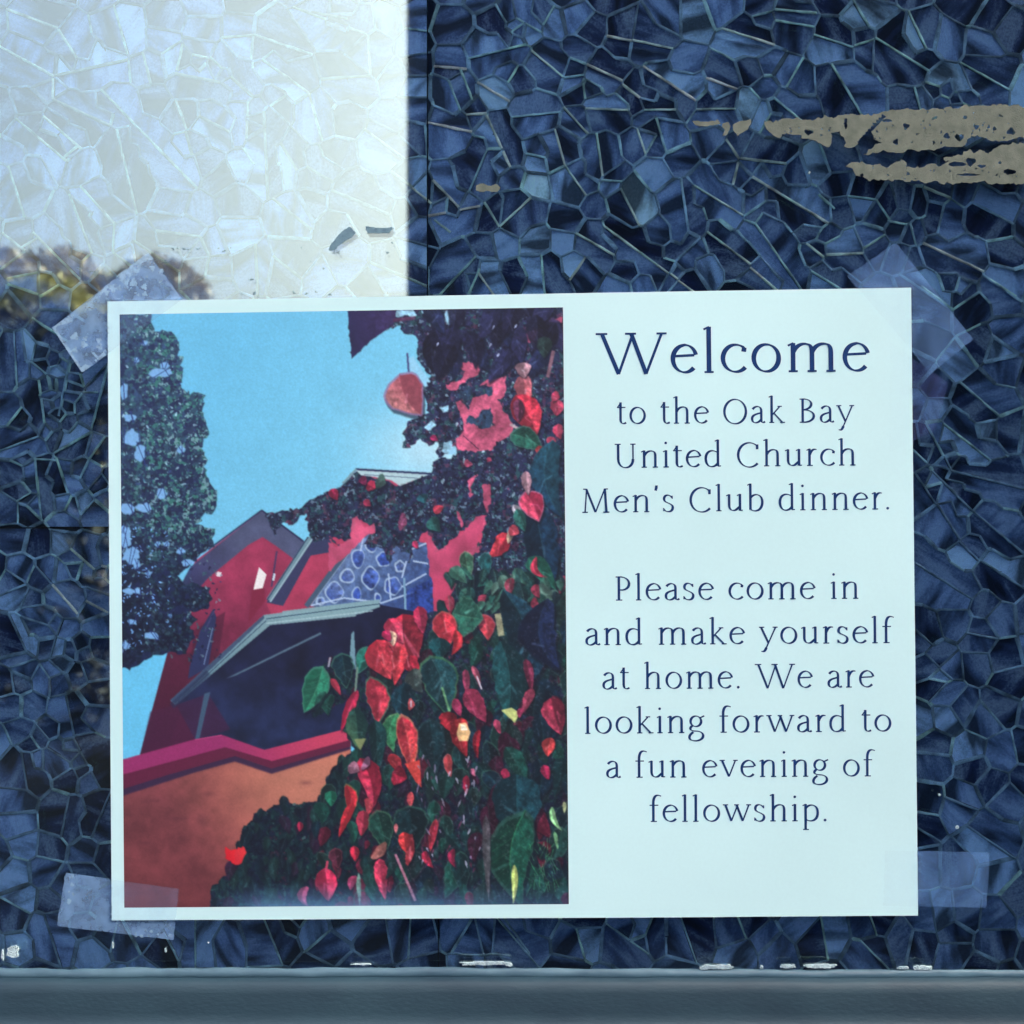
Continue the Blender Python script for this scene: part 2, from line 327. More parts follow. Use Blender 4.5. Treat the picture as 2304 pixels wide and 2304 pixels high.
lines(2040, 540, .2588, "180,370,460,580 780,310,1020,460 360,1570,780,1900 230,1600,410,1930 0,1720,230,1930 570,1260,850,1500 460,580,680,430", 7, B2)
lines(2040, 1020, .2588, "130,0,620,490 660,520,1020,820 130,170,290,410 340,470,500,720 530,780,670,920 740,960,1020,1140 80,930,600,1260 380,0,440,130 430,140,1020,290 600,1580,800,1620 120,1540,230,1640 250,1790,380,1920", 7, B0)
lines(2040, 1500, .2588, "300,0,440,120 410,1180,640,1270 650,1470,900,1640 110,1420,240,1500 440,130,280,300", 7, B0)
lines(1100, 1900, .6232, "40,300,150,430 320,330,340,400 460,330,570,410 700,280,735,380 910,280,945,370 1400,290,1420,350 1370,380,1420,430 1220,310,1235,400 600,280,560,380", 6, B2)
lines(0, 1900, .6211, "950,310,990,410 1030,280,1060,310 1720,300,1745,400 1820,280,1920,420 1480,310,1475,400 690,310,690,430 590,370,620,430", 6, B2*.9)
def clean(pts, dmin):
    out = []
    for p in pts:
        if all((p[0]-q[0])**2 + (p[1]-q[1])**2 > dmin**2 for q in out): out.append(p)
    return out
# pairs of points mirrored in every traced line, so that the line becomes the border of two pieces
pairs = []; pair_group = []
for si, (x0, y0, x1, y1, w, br) in enumerate(SEG):
    L = math.hypot(x1-x0, y1-y0); n = max(1, round(L/44)); ux, uy = (x1-x0)/L, (y1-y0)/L
    off = 15 if L > 40 else 10
    for k in range(n):
        t = (k+.5)/n; mx, my = x0+(x1-x0)*t, y0+(y1-y0)*t
        a, b = (mx-uy*off, my+ux*off), (mx+uy*off, my-ux*off)
        if all((a[0]-q[0])**2+(a[1]-q[1])**2 > 13**2 and (b[0]-q[0])**2+(b[1]-q[1])**2 > 13**2 for q in pairs):
            pairs += [a, b]; pair_group += [(si, 0), (si, 1)]
seeds = clean(seeds, 34)
seeds = pairs + [p for p in seeds if all((p[0]-q[0])**2 + (p[1]-q[1])**2 > 38**2 for q in pairs)]
GROUP = pair_group + [(-1, i) for i in range(len(seeds)-len(pairs))]
n_traced = len(seeds)
# the film goes on behind the sign, past the frame and down behind the rail: scatter more pieces there
def poisson(x0, y0, x1, y1, dmin, n):
    for _ in range(n):
        x, y = rnd.uniform(x0, x1), rnd.uniform(y0, y1)
        inframe = 0 <= x <= 2304 and 0 <= y <= 2190
        behind = 275 < x < 2020 and 690 < y < 2030
        if inframe and not behind: continue
        if all((x-q[0])**2 + (y-q[1])**2 > dmin**2 for q in seeds): seeds.append((x, y))
poisson(-620, -520, 2924, 2330, 62, 9000)
GROUP += [(-2, i) for i in range(len(seeds)-len(GROUP))]
seeds_a = np.array(seeds)

X0, X1, Y0, Y1 = -620.0, 2924.0, -520.0, 2330.0
def clip(poly, nx, ny, c, lab):
    """keep nx*x+ny*y <= c; poly = list of (x, y, label of the edge that starts here)"""
    out = []; n = len(poly)
    for i in range(n):
        x0, y0, l0 = poly[i]; x1, y1, _ = poly[(i+1) % n]
        d0 = nx*x0 + ny*y0 - c; d1 = nx*x1 + ny*y1 - c
        if d0 <= 0:
            out.append((x0, y0, l0))
            if d1 > 0:
                t = d0 / (d0 - d1); out.append((x0 + t*(x1-x0), y0 + t*(y1-y0), lab))
        elif d1 <= 0:
            t = d0 / (d0 - d1); out.append((x0 + t*(x1-x0), y0 + t*(y1-y0), l0))
    return out
# joins between the sheets of film: x = 960 (top), x = 985 (bottom), y = 1188 (left)
def cell(i, gapfun):
    px, py = seeds_a[i]
    d2 = ((seeds_a - seeds_a[i])**2).sum(1)
    order = np.argsort(d2)[1:30]
    poly = [(X0, Y0, -1), (X1, Y0, -1), (X1, Y1, -1), (X0, Y1, -1)]
    for j in order:
        qx, qy = seeds_a[j]; dx, dy = qx-px, qy-py; L = math.hypot(dx, dy)
        nx, ny = dx/L, dy/L
        poly = clip(poly, nx, ny, nx*(px+qx)/2 + ny*(py+qy)/2 - gapfun(i, int(j)), int(j))
        if len(poly) < 3: return None
    return poly
def edge_gap(i, j):
    if GROUP[i] == GROUP[j]: return -.15
    a, b = (i, j) if i < j else (j, i)
    h = ((a*73856093) ^ (b*19349663)) % 1000 / 1000.0
    return 1.5 + 2.2 * h * h
BRIGHT = {  # shards whose shine is painted in as paler colour (centre: strength)
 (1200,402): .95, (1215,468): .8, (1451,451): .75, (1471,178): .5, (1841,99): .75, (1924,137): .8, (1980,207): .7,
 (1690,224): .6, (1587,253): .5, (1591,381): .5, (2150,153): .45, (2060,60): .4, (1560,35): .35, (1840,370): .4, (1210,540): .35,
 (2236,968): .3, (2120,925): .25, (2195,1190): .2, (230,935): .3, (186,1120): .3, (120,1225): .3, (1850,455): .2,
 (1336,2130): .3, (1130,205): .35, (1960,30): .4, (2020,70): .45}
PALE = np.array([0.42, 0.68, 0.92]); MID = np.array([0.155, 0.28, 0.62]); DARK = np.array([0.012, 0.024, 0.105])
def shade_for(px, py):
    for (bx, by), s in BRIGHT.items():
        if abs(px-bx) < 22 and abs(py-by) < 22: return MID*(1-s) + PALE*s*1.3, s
    u = rnd.random()
    if u < 0.33: k = rnd.uniform(0, .3)
    elif u < 0.88: k = rnd.uniform(.3, 1)
    else: return MID + PALE*rnd.uniform(.08, .4), .3
    return DARK*(1-k) + MID*k, 0

def shard_geo(polys_, cx, cy, base_d, strength):
    """strips along a brushing direction, bent like a shallow trough and tilted, closed at the rim"""
    ang = rnd.uniform(0, math.pi)
    if strength > .4: ang = rnd.choice([1.5, 1.35, .5, 1.7])
    ux, uy = math.cos(ang), math.sin(ang); vx, vy = -uy, ux       # brush along u, bend across v
    vs = [(x-cx)*vx + (y-cy)*vy for poly in polys_ for x, y, _ in poly]
    lo, hi = min(vs), max(vs); n = max(3, min(7, int((hi-lo)/9)))
    R = max(hi-lo, 1)
    tilt = math.tan(math.radians(rnd.gauss(0, 5))); tilt2 = math.tan(math.radians(rnd.gauss(0, 5)))
    bend = rnd.choice([0, 0, .1, .2, -.15, .3, -.3]) if strength < .2 else rnd.uniform(.2, .5)*rnd.choice([-1, 1])
    def height(x, y):
        u = (x-cx)*ux + (y-cy)*uy; v = (x-cx)*vx + (y-cy)*vy
        h = v*tilt + u*tilt2 + bend*v*v/R
        return base_d + max(-12.0, min(8.0, h)) * S * .14
    verts = []; faces = []; idx = {}
    def vid(x, y):
        k = (round(x, 1), round(y, 1))
        if k not in idx: idx[k] = len(verts); verts.append((x, y))
        return idx[k]
    cuts = [lo + (hi-lo)*k/n for k in range(n+1)]
    for poly in polys_:
      for k in range(n):
        q = [(x, y, 0) for x, y, _ in poly]
        if k > 0: q = clip(q, -vx, -vy, -(cuts[k] + cx*vx + cy*vy), 0)
        if k < n-1 and len(q) >= 3: q = clip(q, vx, vy, cuts[k+1] + cx*vx + cy*vy, 0)
        if len(q) < 3: continue
        f = []
        for x, y, _ in q:
            i = vid(x, y)
            if not f or f[-1] != i: f.append(i)
        while len(f) > 2 and f[0] == f[-1]: f.pop()
        if len(set(f)) == len(f) and len(f) >= 3: faces.append(f[::-1])
    V = [P(x, y, height(x, y)) for x, y in verts]
    uv = [(((x-cx)*ux + (y-cy)*uy)/50 + (cx % 97), ((x-cx)*vx + (y-cy)*vy)/50 + (cy % 89)) for x, y in verts]
    return V, faces, uv

def finish_film_mesh(me, cols, uvs):
    """cols per vertex, uvs per vertex"""
    a = me.color_attributes.new('shade', 'FLOAT_COLOR', 'POINT')
    c = np.ones((len(cols), 4), dtype=np.float32); c[:, :3] = cols
    a.data.foreach_set('color', c.ravel())
    u = me.uv_layers.new(name='brush')
    li = np.zeros(len(me.loops), dtype=np.int32); me.loops.foreach_get('vertex_index', li)
    u.data.foreach_set('uv', np.asarray(uvs, dtype=np.float32)[li].ravel())

film = mesh('mosaic_film', [P(X0, Y1, -.0098), P(X1, Y1, -.0098), P(X1, Y0, -.0098), P(X0, Y0, -.0098)], [(0, 1, 2, 3)], M_back, window)
child(film)
def film_child(o):
    o.matrix_parent_inverse = film.matrix_world.inverted(); return o
bpy.context.view_layer.update()

cells = []
for i in range(len(seeds)):
    full = cell(i, lambda a, b: 0.0)
    if not full: continue
    q = cell(i, edge_gap)
    # film joins
    cx, cy = seeds_a[i]
    if q and cy < 700: q = clip(q, *((1, 0, 957.5, -2) if cx < 960 else (-1, 0, -961.5, -2)))
    if q and cy > 2000: q = clip(q, *((1, 0, 982.5, -2) if cx < 985 else (-1, 0, -987.5, -2)))
    if q and cx < 300 and cy > 0: q = clip(q, *((0, 1, 1185.5, -2) if cy < 1188 else (0, -1, -1190.5, -2)))
    cells.append((i, full, q))

def vis_area(poly, i):
    if i >= n_traced: return 0
    xs = [p[0] for p in poly]; ys = [p[1] for p in poly]
    w = min(max(xs), 2304) - max(min(xs), 0); h = min(max(ys), 2175) - max(min(ys), 0)
    return max(w, 0) * max(h, 0)
groups = {}
for i, full, q in cells:
    if q and len(q) >= 3: groups.setdefault(GROUP[i], []).append((i, q))
# pieces of one side of a line that lie apart (another piece between them) are separate shards
items = []
for gid, lst in groups.items():
    run = [lst[0]]
    for a_, b_ in zip(lst, lst[1:]):
        if math.dist(seeds_a[a_[0]], seeds_a[b_[0]]) < 62: run.append(b_)
        else: items.append(run); run = [b_]
    items.append(run)
ranked = sorted(items, key=lambda c: -sum(vis_area(q, i) for i, q in c))
rest_v, rest_f, rest_c, rest_u = [], [], [], []
for k, it in enumerate(ranked):
    cx, cy = np.mean([seeds_a[i] for i, _ in it], axis=0)
    col, st = shade_for(cx, cy)
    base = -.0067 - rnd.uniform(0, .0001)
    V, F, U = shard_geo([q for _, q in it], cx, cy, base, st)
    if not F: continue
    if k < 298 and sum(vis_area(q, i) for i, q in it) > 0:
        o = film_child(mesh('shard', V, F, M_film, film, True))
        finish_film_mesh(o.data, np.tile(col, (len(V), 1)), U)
    else:
        n = len(rest_v); rest_v += V; rest_f += [[a + n for a in f] for f in F]
        rest_c += [col]*len(V); rest_u += U
o = film_child(mesh('small_shards', rest_v, rest_f, M_film, film, True))
finish_film_mesh(o.data, np.array(rest_c), rest_u); o['kind'] = 'stuff'

# embossed lines: arched ribbons
rv, rf, rc, ru = [], [], [], []
def ribbon(x0, y0, x1, y1, w, col, d=-.0046, arch=.0005, seg=1):
    L = math.hypot(x1-x0, y1-y0)
    if L < 3: return
    ux, uy = (x1-x0)/L, (y1-y0)/L; vx, vy = -uy, ux
    n0 = len(rv); prof = [(-.5, 0), (-.28, .8), (0, 1), (.28, .8), (.5, 0)]
    lean = rnd.uniform(-.6, .6)
    steps = max(1, int(L/14)); tw = [w*rnd.uniform(.82, 1.15) for _ in range(steps+1)]
    for s in range(steps+1):
        t = s/steps; x = x0 + (x1-x0)*t; y = y0 + (y1-y0)*t
        j = rnd.uniform(-.5, .5) if 0 < s < steps else 0
        for a, h in prof:
            X = x + vx*(a*tw[s]+j); Y = y + vy*(a*tw[s]+j)
            rv.append(P(X, Y, d + (h + lean*a)*arch))
            rc.append(np.minimum(col, .95) * (1.0 if abs(a) < .4 else .8)); ru.append((t*L/10, a + y0*.37))  # darker flanks: side shading of the arch put into the colour
    for s in range(steps):
        for k in range(4):
            a = n0 + s*5 + k
            rf.append((a, a+1, a+6, a+5))
done = set(); used = set()
for i, full, q in cells:
    n = len(full)
    for k in range(n):
        j = full[k][2]
        if j < 0 or (min(i, j), max(i, j)) in done or GROUP[i] == GROUP[j]: continue
        done.add((min(i, j), max(i, j)))
        x0, y0, _ = full[k]; x1, y1, _ = full[(k+1) % n]
        g = edge_gap(i, j)
        if GROUP[i][0] == GROUP[j][0] >= 0:
            _, _, _, _, w, lb = SEG[GROUP[i][0]]; used.add(GROUP[i][0])
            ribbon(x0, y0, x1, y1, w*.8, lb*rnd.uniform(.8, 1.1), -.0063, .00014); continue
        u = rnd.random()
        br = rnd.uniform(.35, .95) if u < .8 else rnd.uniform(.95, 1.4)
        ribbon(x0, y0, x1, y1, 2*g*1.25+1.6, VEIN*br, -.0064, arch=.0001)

for si, (x0, y0, x1, y1, w, br) in enumerate(SEG):
    if si in used: continue
    ribbon(x0, y0, x1, y1, w*.85*rnd.uniform(.85, 1.15), br*rnd.uniform(.85, 1.1), -.0063, .00014)
o = film_child(mesh('embossed_lines', rv, rf, M_vein, film, True))
finish_film_mesh(o.data, np.array(rc), ru); o['kind'] = 'stuff'

def dark_join(x0, y0, x1, y1):
    m = MB(); a = P(min(x0, x1)-1.3, max(y0, y1)+1.3, -.0036); b = P(max(x0, x1)+1.3, min(y0, y1)-1.3, -.0032)
    m.box(a[0], b[1], a[2], b[0], a[1], b[2])
    return film_child(m.build('film_join', M_cut, film))
dark_join(960, -500, 960.5, 760); dark_join(985, 1990, 985, 2190); dark_join(-600, 1188, 300, 1188)

# glass: a 3 mm sheet, front face on the plane d = 0
g = MB(); a = P(X0, Y1, -.003); b = P(X1, Y0, 0)
g.box(a[0], b[1], a[2], b[0], a[1], b[2])
child(g.build('glass_pane', M_glass, window))

# ---------------------------------------------------------------- rail, bead and surround under and round the pane
def extrude_x(name, prof, x0, x1, mat, parent, nseg=1, wob=None, smooth=False):
    """prof: list of (py, d) from top to bottom on the wall plane, drawn along x"""
    V = []; F = []; n = len(prof)
    for s in range(nseg+1):
        x = x0 + (x1-x0)*s/nseg
        for k, (py, d) in enumerate(prof):
            oy, od = wob(x, k) if wob else (0, 0)
            V.append(P(x, py+oy, d+od))
    for s in range(nseg):
        for k in range(n-1):
            a = s*n + k
            F.append((a, a+1, a+n+1, a+n))
    return child(mesh(name, V, F, mat, parent, smooth))
def wobn(seed):
    ph = [rnd.uniform(0, 6.28) for _ in range(6)]
    return lambda x: sum(math.sin(x*f + p)*a for f, p, a in zip((.004, .011, .027, .06, .13, .31), ph, (2.2, 1.6, 1.4, 1.0, .6, .35)))
w1 = wobn(1); w2 = wobn(2)
def beadwob(x, k):
    fade = max(.25, 1 - max(0, x)/2600)
    lift = -6*max(0, 1-abs(x-700)/900)
    if k <= 1: return (w1(x)*.9*fade + lift, w1(x*1.7)*.00006)
    return (w2(x)*.35 + lift*.4, w2(x*1.3)*.00005)
extrude_x('glazing_bead', [(2181, .0001), (2182, .0008), (2186, .0014), (2191, .0016), (2196, .0015), (2200, .0011)], X0, X1, M_bead, window, 420, beadwob, True)
extrude_x('bottom_rail', [(2194, .0001), (2196, .0016), (2199, .0036), (2206, .0048), (2222, .0054), (2262, .0062), (2280, .0066), (2288, .0074), (2296, .0094), (2306, .0122), (2322, .0135), (2330, .0120), (2338, .0105), (2420, .0100), (2420, -.02)], X0-120, X1+120, M_rail, window, 200,
          lambda x, k: (w2(x)*.25 if k < 3 else 0, w1(x*.6+k)*.00005), True)
def stile(x0, x1, y0, y1, name):
    m = MB(); a = P(x0, y1, -.02); b = P(x1, y0, .012)
    m.box(a[0], b[1], a[2], b[0], a[1], b[2]); return child(m.build(name, M_rail, window))
stile(X0-120, X0, Y0-120, 2190, 'side_rail'); stile(X1, X1+120, Y0-120, 2190, 'side_rail'); stile(X0, X1, Y0-120, Y0, 'top_rail')
# ---------------------------------------------------------------- the printed photograph, painted as ink colours
IX0, IY0, IW, IH = 262, 684, 1028, 1366        # raster window in photograph pixels
img = np.zeros((IH, IW, 3), dtype=np.float32)
yy, xx = np.mgrid[0:IH, 0:IW].astype(np.float32)
yy += IY0 + .5; xx += IX0 + .5
pr = np.random.RandomState(5)

def vnoise(cell, seed=0, oct=3):
    r = np.random.RandomState(seed); out = np.zeros((IH, IW), np.float32); amp = 1.0; tot = 0
    for o in range(oct):
        gh, gw = int(IH/cell)+3, int(IW/cell)+3
        g = r.rand(gh, gw).astype(np.float32)
        fy = np.arange(IH)/cell; fx = np.arange(IW)/cell
        y0 = fy.astype(int); x0 = fx.astype(int); ty = (fy-y0)[:, None]; tx = (fx-x0)[None, :]
        ty = ty*ty*(3-2*ty); tx = tx*tx*(3-2*tx)
        a = g[y0][:, x0]; b = g[y0][:, x0+1]; c = g[y0+1][:, x0]; d = g[y0+1][:, x0+1]
        out += amp*((a*(1-tx)+b*tx)*(1-ty) + (c*(1-tx)+d*tx)*ty); tot += amp
        amp *= .55; cell = max(cell/2.1, 1.5)
    return out/tot

def poly_mask(pts, blur=1.2):
    """soft mask from an outline, returned with its window"""
    pts = np.asarray(pts, float)
    x0 = max(int(pts[:, 0].min()-3-IX0), 0); x1 = min(int(pts[:, 0].max()+4-IX0), IW)
    y0 = max(int(pts[:, 1].min()-3-IY0), 0); y1 = min(int(pts[:, 1].max()+4-IY0), IH)
    if x1 <= x0 or y1 <= y0: return None
    Y = np.arange(y0, y1) + IY0 + .5; X = np.arange(x0, x1) + IX0 + .5
    ins = np.zeros((len(Y), len(X)), bool); n = len(pts)
    for i in range(n):
        ax, ay = pts[i]; bx, by = pts[(i+1) % n]
        if ay == by: continue
        cond = (ay > Y) != (by > Y)
        xi = ax + (Y-ay)/(by-ay)*(bx-ax)
        ins ^= cond[:, None] & (X[None, :] < xi[:, None])
    m = ins.astype(np.float32)
    if blur:
        for _ in range(int(blur)+1):
            p = np.pad(m, 1, mode='edge')
            m = (p[:-2, 1:-1]+p[2:, 1:-1]+p[1:-1, :-2]+p[1:-1, 2:]+2*m)/6
    return m, slice(y0, y1), slice(x0, x1)

def fill(pts, col, blur=1, alpha=1.0, col2=None, grad=None, noise=None, namp=.25):
    """grad = (x0,y0,x1,y1): col at the first point, col2 at the second"""
    r = poly_mask(pts, blur)
    if r is None: return
    m, sy, sx = r; m = m*alpha
    c = np.asarray(col, np.float32)
    if col2 is not None:
        gx0, gy0, gx1, gy1 = grad; L2 = (gx1-gx0)**2 + (gy1-gy0)**2
        t = np.clip(((xx[sy, sx]-gx0)*(gx1-gx0) + (yy[sy, sx]-gy0)*(gy1-gy0))/L2, 0, 1)[..., None]
        c = c*(1-t) + np.asarray(col2, np.float32)*t
    else: c = np.broadcast_to(c, m.shape+(3,))
    if noise is not None: c = c*(1 + namp*2*(noise[sy, sx, None]-.5))
    img[sy, sx] = img[sy, sx]*(1-m[..., None]) + c*m[..., None]

def Z(x0, y0, k, txt):
    return [(x0 + k*float(a.split(',')[0]), y0 + k*float(a.split(',')[1])) for a in txt.split()]
Z1 = lambda t: Z(240, 680, .3209, t)
Z2 = lambda t: Z(740, 680, .3209, t)
Z3 = lambda t: Z(240, 1250, .4192, t)
Z4 = lambda t: Z(640, 1300, .3933, t)

def rough(pts, amp=3, step=6, seed=0):
    r = np.random.RandomState(seed + len(pts)); out = []
    n = len(pts)
    for i in range(n):
        a = np.array(pts[i]); b = np.array(pts[(i+1) % n]); L = np.hypot(*(b-a)); k = max(1, int(L/step))
        for s in range(k):
            p = a + (b-a)*s/k + r.normal(0, amp, 2); out.append(tuple(p))
    return out
def line(x0, y0, x1, y1, w, col, blur=1, alpha=1.0, w2=None):
    L = math.hypot(x1-x0, y1-y0) or 1; nx, ny = -(y1-y0)/L/2, (x1-x0)/L/2
    w2 = w if w2 is None else w2
    fill([(x0+nx*w, y0+ny*w), (x1+nx*w2, y1+ny*w2), (x1-nx*w2, y1-ny*w2), (x0-nx*w, y0-ny*w)], col, blur, alpha)
def leaf(cx, cy, w, h, ang, col, vein=None, rim=None, tip=1.0, blur=1, alpha=1.0, col2=None):
    """pointed leaf, ang = direction of the tip in degrees, 90 = down the page"""
    big = w > 13
    a = math.radians(ang); ca, sa = math.cos(a), math.sin(a); pts = []
    curl = pr.normal(0, .09) if big else 0; fat = pr.uniform(.62, .82); ws = [pr.uniform(.78, 1.1), pr.uniform(.78, 1.1)]
    def T(u, v): v = v + curl*h*((u/h)**2*4 - .5); return (cx + u*ca - v*sa, cy + u*sa + v*ca)
    n = 13 if big else 7
    for t in np.linspace(0, 1, n):
        pts.append((t, math.sin(math.pi*t**fat)**.8*(1-.25*t*tip)))
    wob = 1 + pr.normal(0, .055 if big else .12, n)
    up = [T((t-.5)*h, -k*w/2*q*ws[0]) for (t, k), q in zip(pts, wob)]; dn = [T((t-.5)*h, k*w/2*q*ws[1]) for (t, k), q in zip(pts[::-1], wob)]
    if big and alpha > .7:
        o_ = max(3, w*.09); fill([(x+o_*.5, y+o_) for x, y in up+dn], (8, 10, 22), 3, .6)
    if rim is not None:
        fill(up+dn, rim, blur, alpha*.75)
        s = .9; mx_, my_ = cx+pr.normal(0, w*.02), cy+pr.normal(0, w*.02)
        up = [(mx_+(x-mx_)*s, my_+(y-my_)*s) for x, y in up]; dn = [(mx_+(x-mx_)*s, my_+(y-my_)*s) for x, y in dn]
    g = None
    if col2 is not None: g = (*T(-.2*h, -.5*w), *T(.2*h, .5*w))
    fill(up+dn, col, blur, alpha, col2, g, N8, .45)
    if big:
        mid = [T((t-.5)*h, 0) for t, _ in pts]; c = np.asarray(col, float)
        fill((up if pr.rand() < .6 else dn[::-1])+mid[::-1], c*pr.uniform(.45, .68), 2, alpha*.75)
        if w > 22:
            q = T(pr.uniform(-.2, .1)*h, pr.uniform(-.2, .2)*w)
            for _ in range(2):
                e = T(pr.uniform(-.1, .3)*h, pr.uniform(-.3, .3)*w); line(*q, *e, w*.05, np.minimum(c*1.25+50, 245), 2, .4)
    if vein is not None:
        for t0, t1 in zip(np.linspace(0, .85, 6)[:-1], np.linspace(0, .85, 6)[1:]):
            line(*T((t0-.5)*h, 0), *T((t1-.5)*h, 0), max(1.3, w*.02), vein, 1, .55)
        for t in np.linspace(.15, .7, 5):
            b = T((t-.5)*h, 0)
            for s in (-1, 1):
                e = T((t-.5+.16)*h, s*w*.36*math.sin(math.pi*t**.8)); line(*b, *e, max(1.0, w*.012), vein, 1, .3)

N8 = vnoise(9, 3); N40 = vnoise(46, 4); N100 = vnoise(120, 6); N3 = vnoise(3.2, 9, 2)
# sky
t = ((xx-560)/560*.55 + (yy-700)/700*.45).clip(0, 1)[..., None]
img[:] = np.array((104, 188, 222), np.float32)*(1-t) + np.array((138, 214, 234), np.float32)*t
d = np.exp(-(((xx-985)/150)**2 + ((yy-1010)/90)**2))[..., None]*.7
img[:] = img*(1-d) + np.array((205, 234, 240), np.float32)*d
d = (yy > 1400)[..., None]; img[:] = np.where(d, np.array((100, 192, 228), np.float32), img)
img *= (1 + .05*(N40[..., None]-.5))

# church: back gable
RED0, RED1 = (92, 24, 44), (178, 62, 88)
fill([(440, 1262), (590, 1149), (690, 1222), (660, 1330), (600, 1500), (470, 1700), (316, 1700), (378, 1470), (400, 1380)], (64, 18, 38), 1, 1, (156, 50, 78), (370, 1660, 560, 1260), N40, .22)
fill(Z3("330,520 460,520 470,400 640,300 600,560 420,760 350,1000 185,1065"), (58, 18, 36), 2, .55)
fill([(590, 1149), (430, 1275), (395, 1340), (430, 1345), (470, 1300), (560, 1226), (592, 1208), (622, 1228), (668, 1262), (692, 1224)], (44, 50, 82), 2, .95, (72, 84, 110), (440, 1300, 540, 1220), N40, .2)
line(590, 1148, 470, 1236, 3, (20, 28, 60)); line(590, 1148, 684, 1218, 3.5, (24, 30, 62))
fill([(584, 1275), (601, 1292), (592, 1323), (571, 1327)], (238, 232, 226), 0)
fill([(490, 1286), (500, 1287), (497, 1298), (488, 1296)], (225, 215, 215), 0)
line(624, 1240, 612, 1320, 4, (60, 50, 84)); line(619, 1290, 616, 1306, 5, (200, 214, 220), 0)
fill([(568, 1327), (596, 1323), (598, 1352), (560, 1400)], (120, 30, 52), 2, .8)
fill(Z3("575,285 592,330 548,600 440,660 450,590 505,400"), (36, 44, 78), 1); line(480, 1412, 460, 1495, 3, (110, 130, 165), 0, .8)
line(485, 1370, 462, 1420, 3, (80, 70, 110), 1, .6)
# middle gable with tracery window
fill([(702, 1208), (808, 1055), (965, 1065), (1100, 1100), (1120, 1390), (620, 1400), (598, 1352)], (168, 54, 80), 1, 1, (192, 68, 96), (700, 1350, 1000, 1150), N40, .2)
fill([(600, 1355), (704, 1206), (735, 1200), (757, 1240), (700, 1250), (638, 1363)], (50, 54, 84), 1)
line(606, 1350, 700, 1210, 13, (108, 140, 148)); line(609, 1354, 704, 1212, 3, (170, 196, 200), 0, .8); line(602, 1350, 694, 1208, 3, (44, 66, 88), 0)
fill([(700, 1362), (748, 1290), (790, 1232), (832, 1200), (960, 1222), (972, 1300), (978, 1400), (800, 1400)], (98, 124, 164), 1, 1, (34, 56, 104), (800, 1230, 940, 1400), N8, .35)
line(690, 1364, 800, 1215, 12, (62, 86, 104)); line(700, 1362, 802, 1224, 2, (150, 170, 184), 0, .7)
for cx_, cy_, r_, sq in ((753,1332,24,1.0),(782,1296,17,1.2),(806,1256,22,.8),(836,1228,15,1.1),(803,1336,16,.8),(834,1300,26,.9),(864,1258,17,1.2),(850,1345,12,.8),(884,1318,21,1.1),(900,1274,14,1.0),(722,1352,10,1.3)):
    a = np.linspace(0, 2*math.pi, 30)[:-1]; ph = pr.uniform(0, 6); lb = pr.randint(3, 6)
    rr_ = lambda u: 1 + .08*math.sin(lb*u+ph)
    q = [(cx_+r_*rr_(u)*math.cos(u)*.85*sq, cy_+r_*rr_(u)*math.sin(u)*1.0) for u in a]; th = pr.uniform(2.6, 4.6)
    q2 = [(cx_+(r_-th)*rr_(u+.12)*math.cos(u)*.85*sq+1, cy_+(r_-th)*rr_(u+.12)*math.sin(u)) for u in a]
    fill(q, (176, 200, 218), 1, .9); fill(q2, (38, 62, 132), 1, 1, [(124, 150, 200), (84, 112, 176), (60, 90, 170)][pr.randint(3)], (cx_-r_, cy_+r_, cx_+r_, cy_-r_), N8, .6)
for l in ((700,1362,775,1345),(775,1345,860,1356),(860,1356,930,1332),(875,1290,880,1350),(905,1320,960,1290),(905,1300,915,1262),(916,1240,960,1222),(930,1262,964,1268),(820,1200,812,1240)): line(*l, 4, (176, 198, 220), 0, .9)
fill(rough([(915, 1330), (972, 1300), (976, 1390), (912, 1396)], 1), (36, 60, 128), 1, .8, None, None, N8, .8)
line(910, 1300, 914, 1392, 5, (120, 160, 184), 0)
# porch: dark gable under a pale teal bargeboard
fill([(398, 1585), (600, 1385), (856, 1360), (985, 1385), (970, 1520), (800, 1660), (600, 1690), (500, 1655), (441, 1664)], (20, 24, 46), 1, 1, (26, 36, 62), (650, 1450, 640, 1690), N40, .45)
fill([(398, 1585), (470, 1560), (520, 1640), (441, 1664), (318, 1694), (340, 1600)], (66, 24, 52), 3, .65)
fill(Z3("640,660 1150,410 1155,420 700,640"), (96, 124, 134), 1, .9); fill(Z3("560,730 500,985 478,985 528,740"), (58, 84, 104), 1)
fill(Z4("385,320 400,300 412,520 370,520"), (112, 150, 160), 1)
fill(Z3("345,775 845,318 1340,252 1340,325 880,372 372,800"), (92, 128, 138), 1, 1, (128, 160, 162), (400, 1560, 660, 1390))
fill(Z4("-10,190 545,122 548,165 440,205 -10,262"), (130, 164, 166), 1)
fill(Z3("345,775 845,318 850,335 372,790"), (46, 62, 88), 0, .8)
line(600, 1392, 856, 1358, 2, (40, 70, 88), 0); line(402, 1578, 600, 1396, 2, (44, 66, 88), 0, .9); line(600, 1402, 840, 1374, 2.5, (172, 198, 198), 0, .8)
line(388, 1588, 470, 1512, 14, (30, 40, 66), 2, .65)
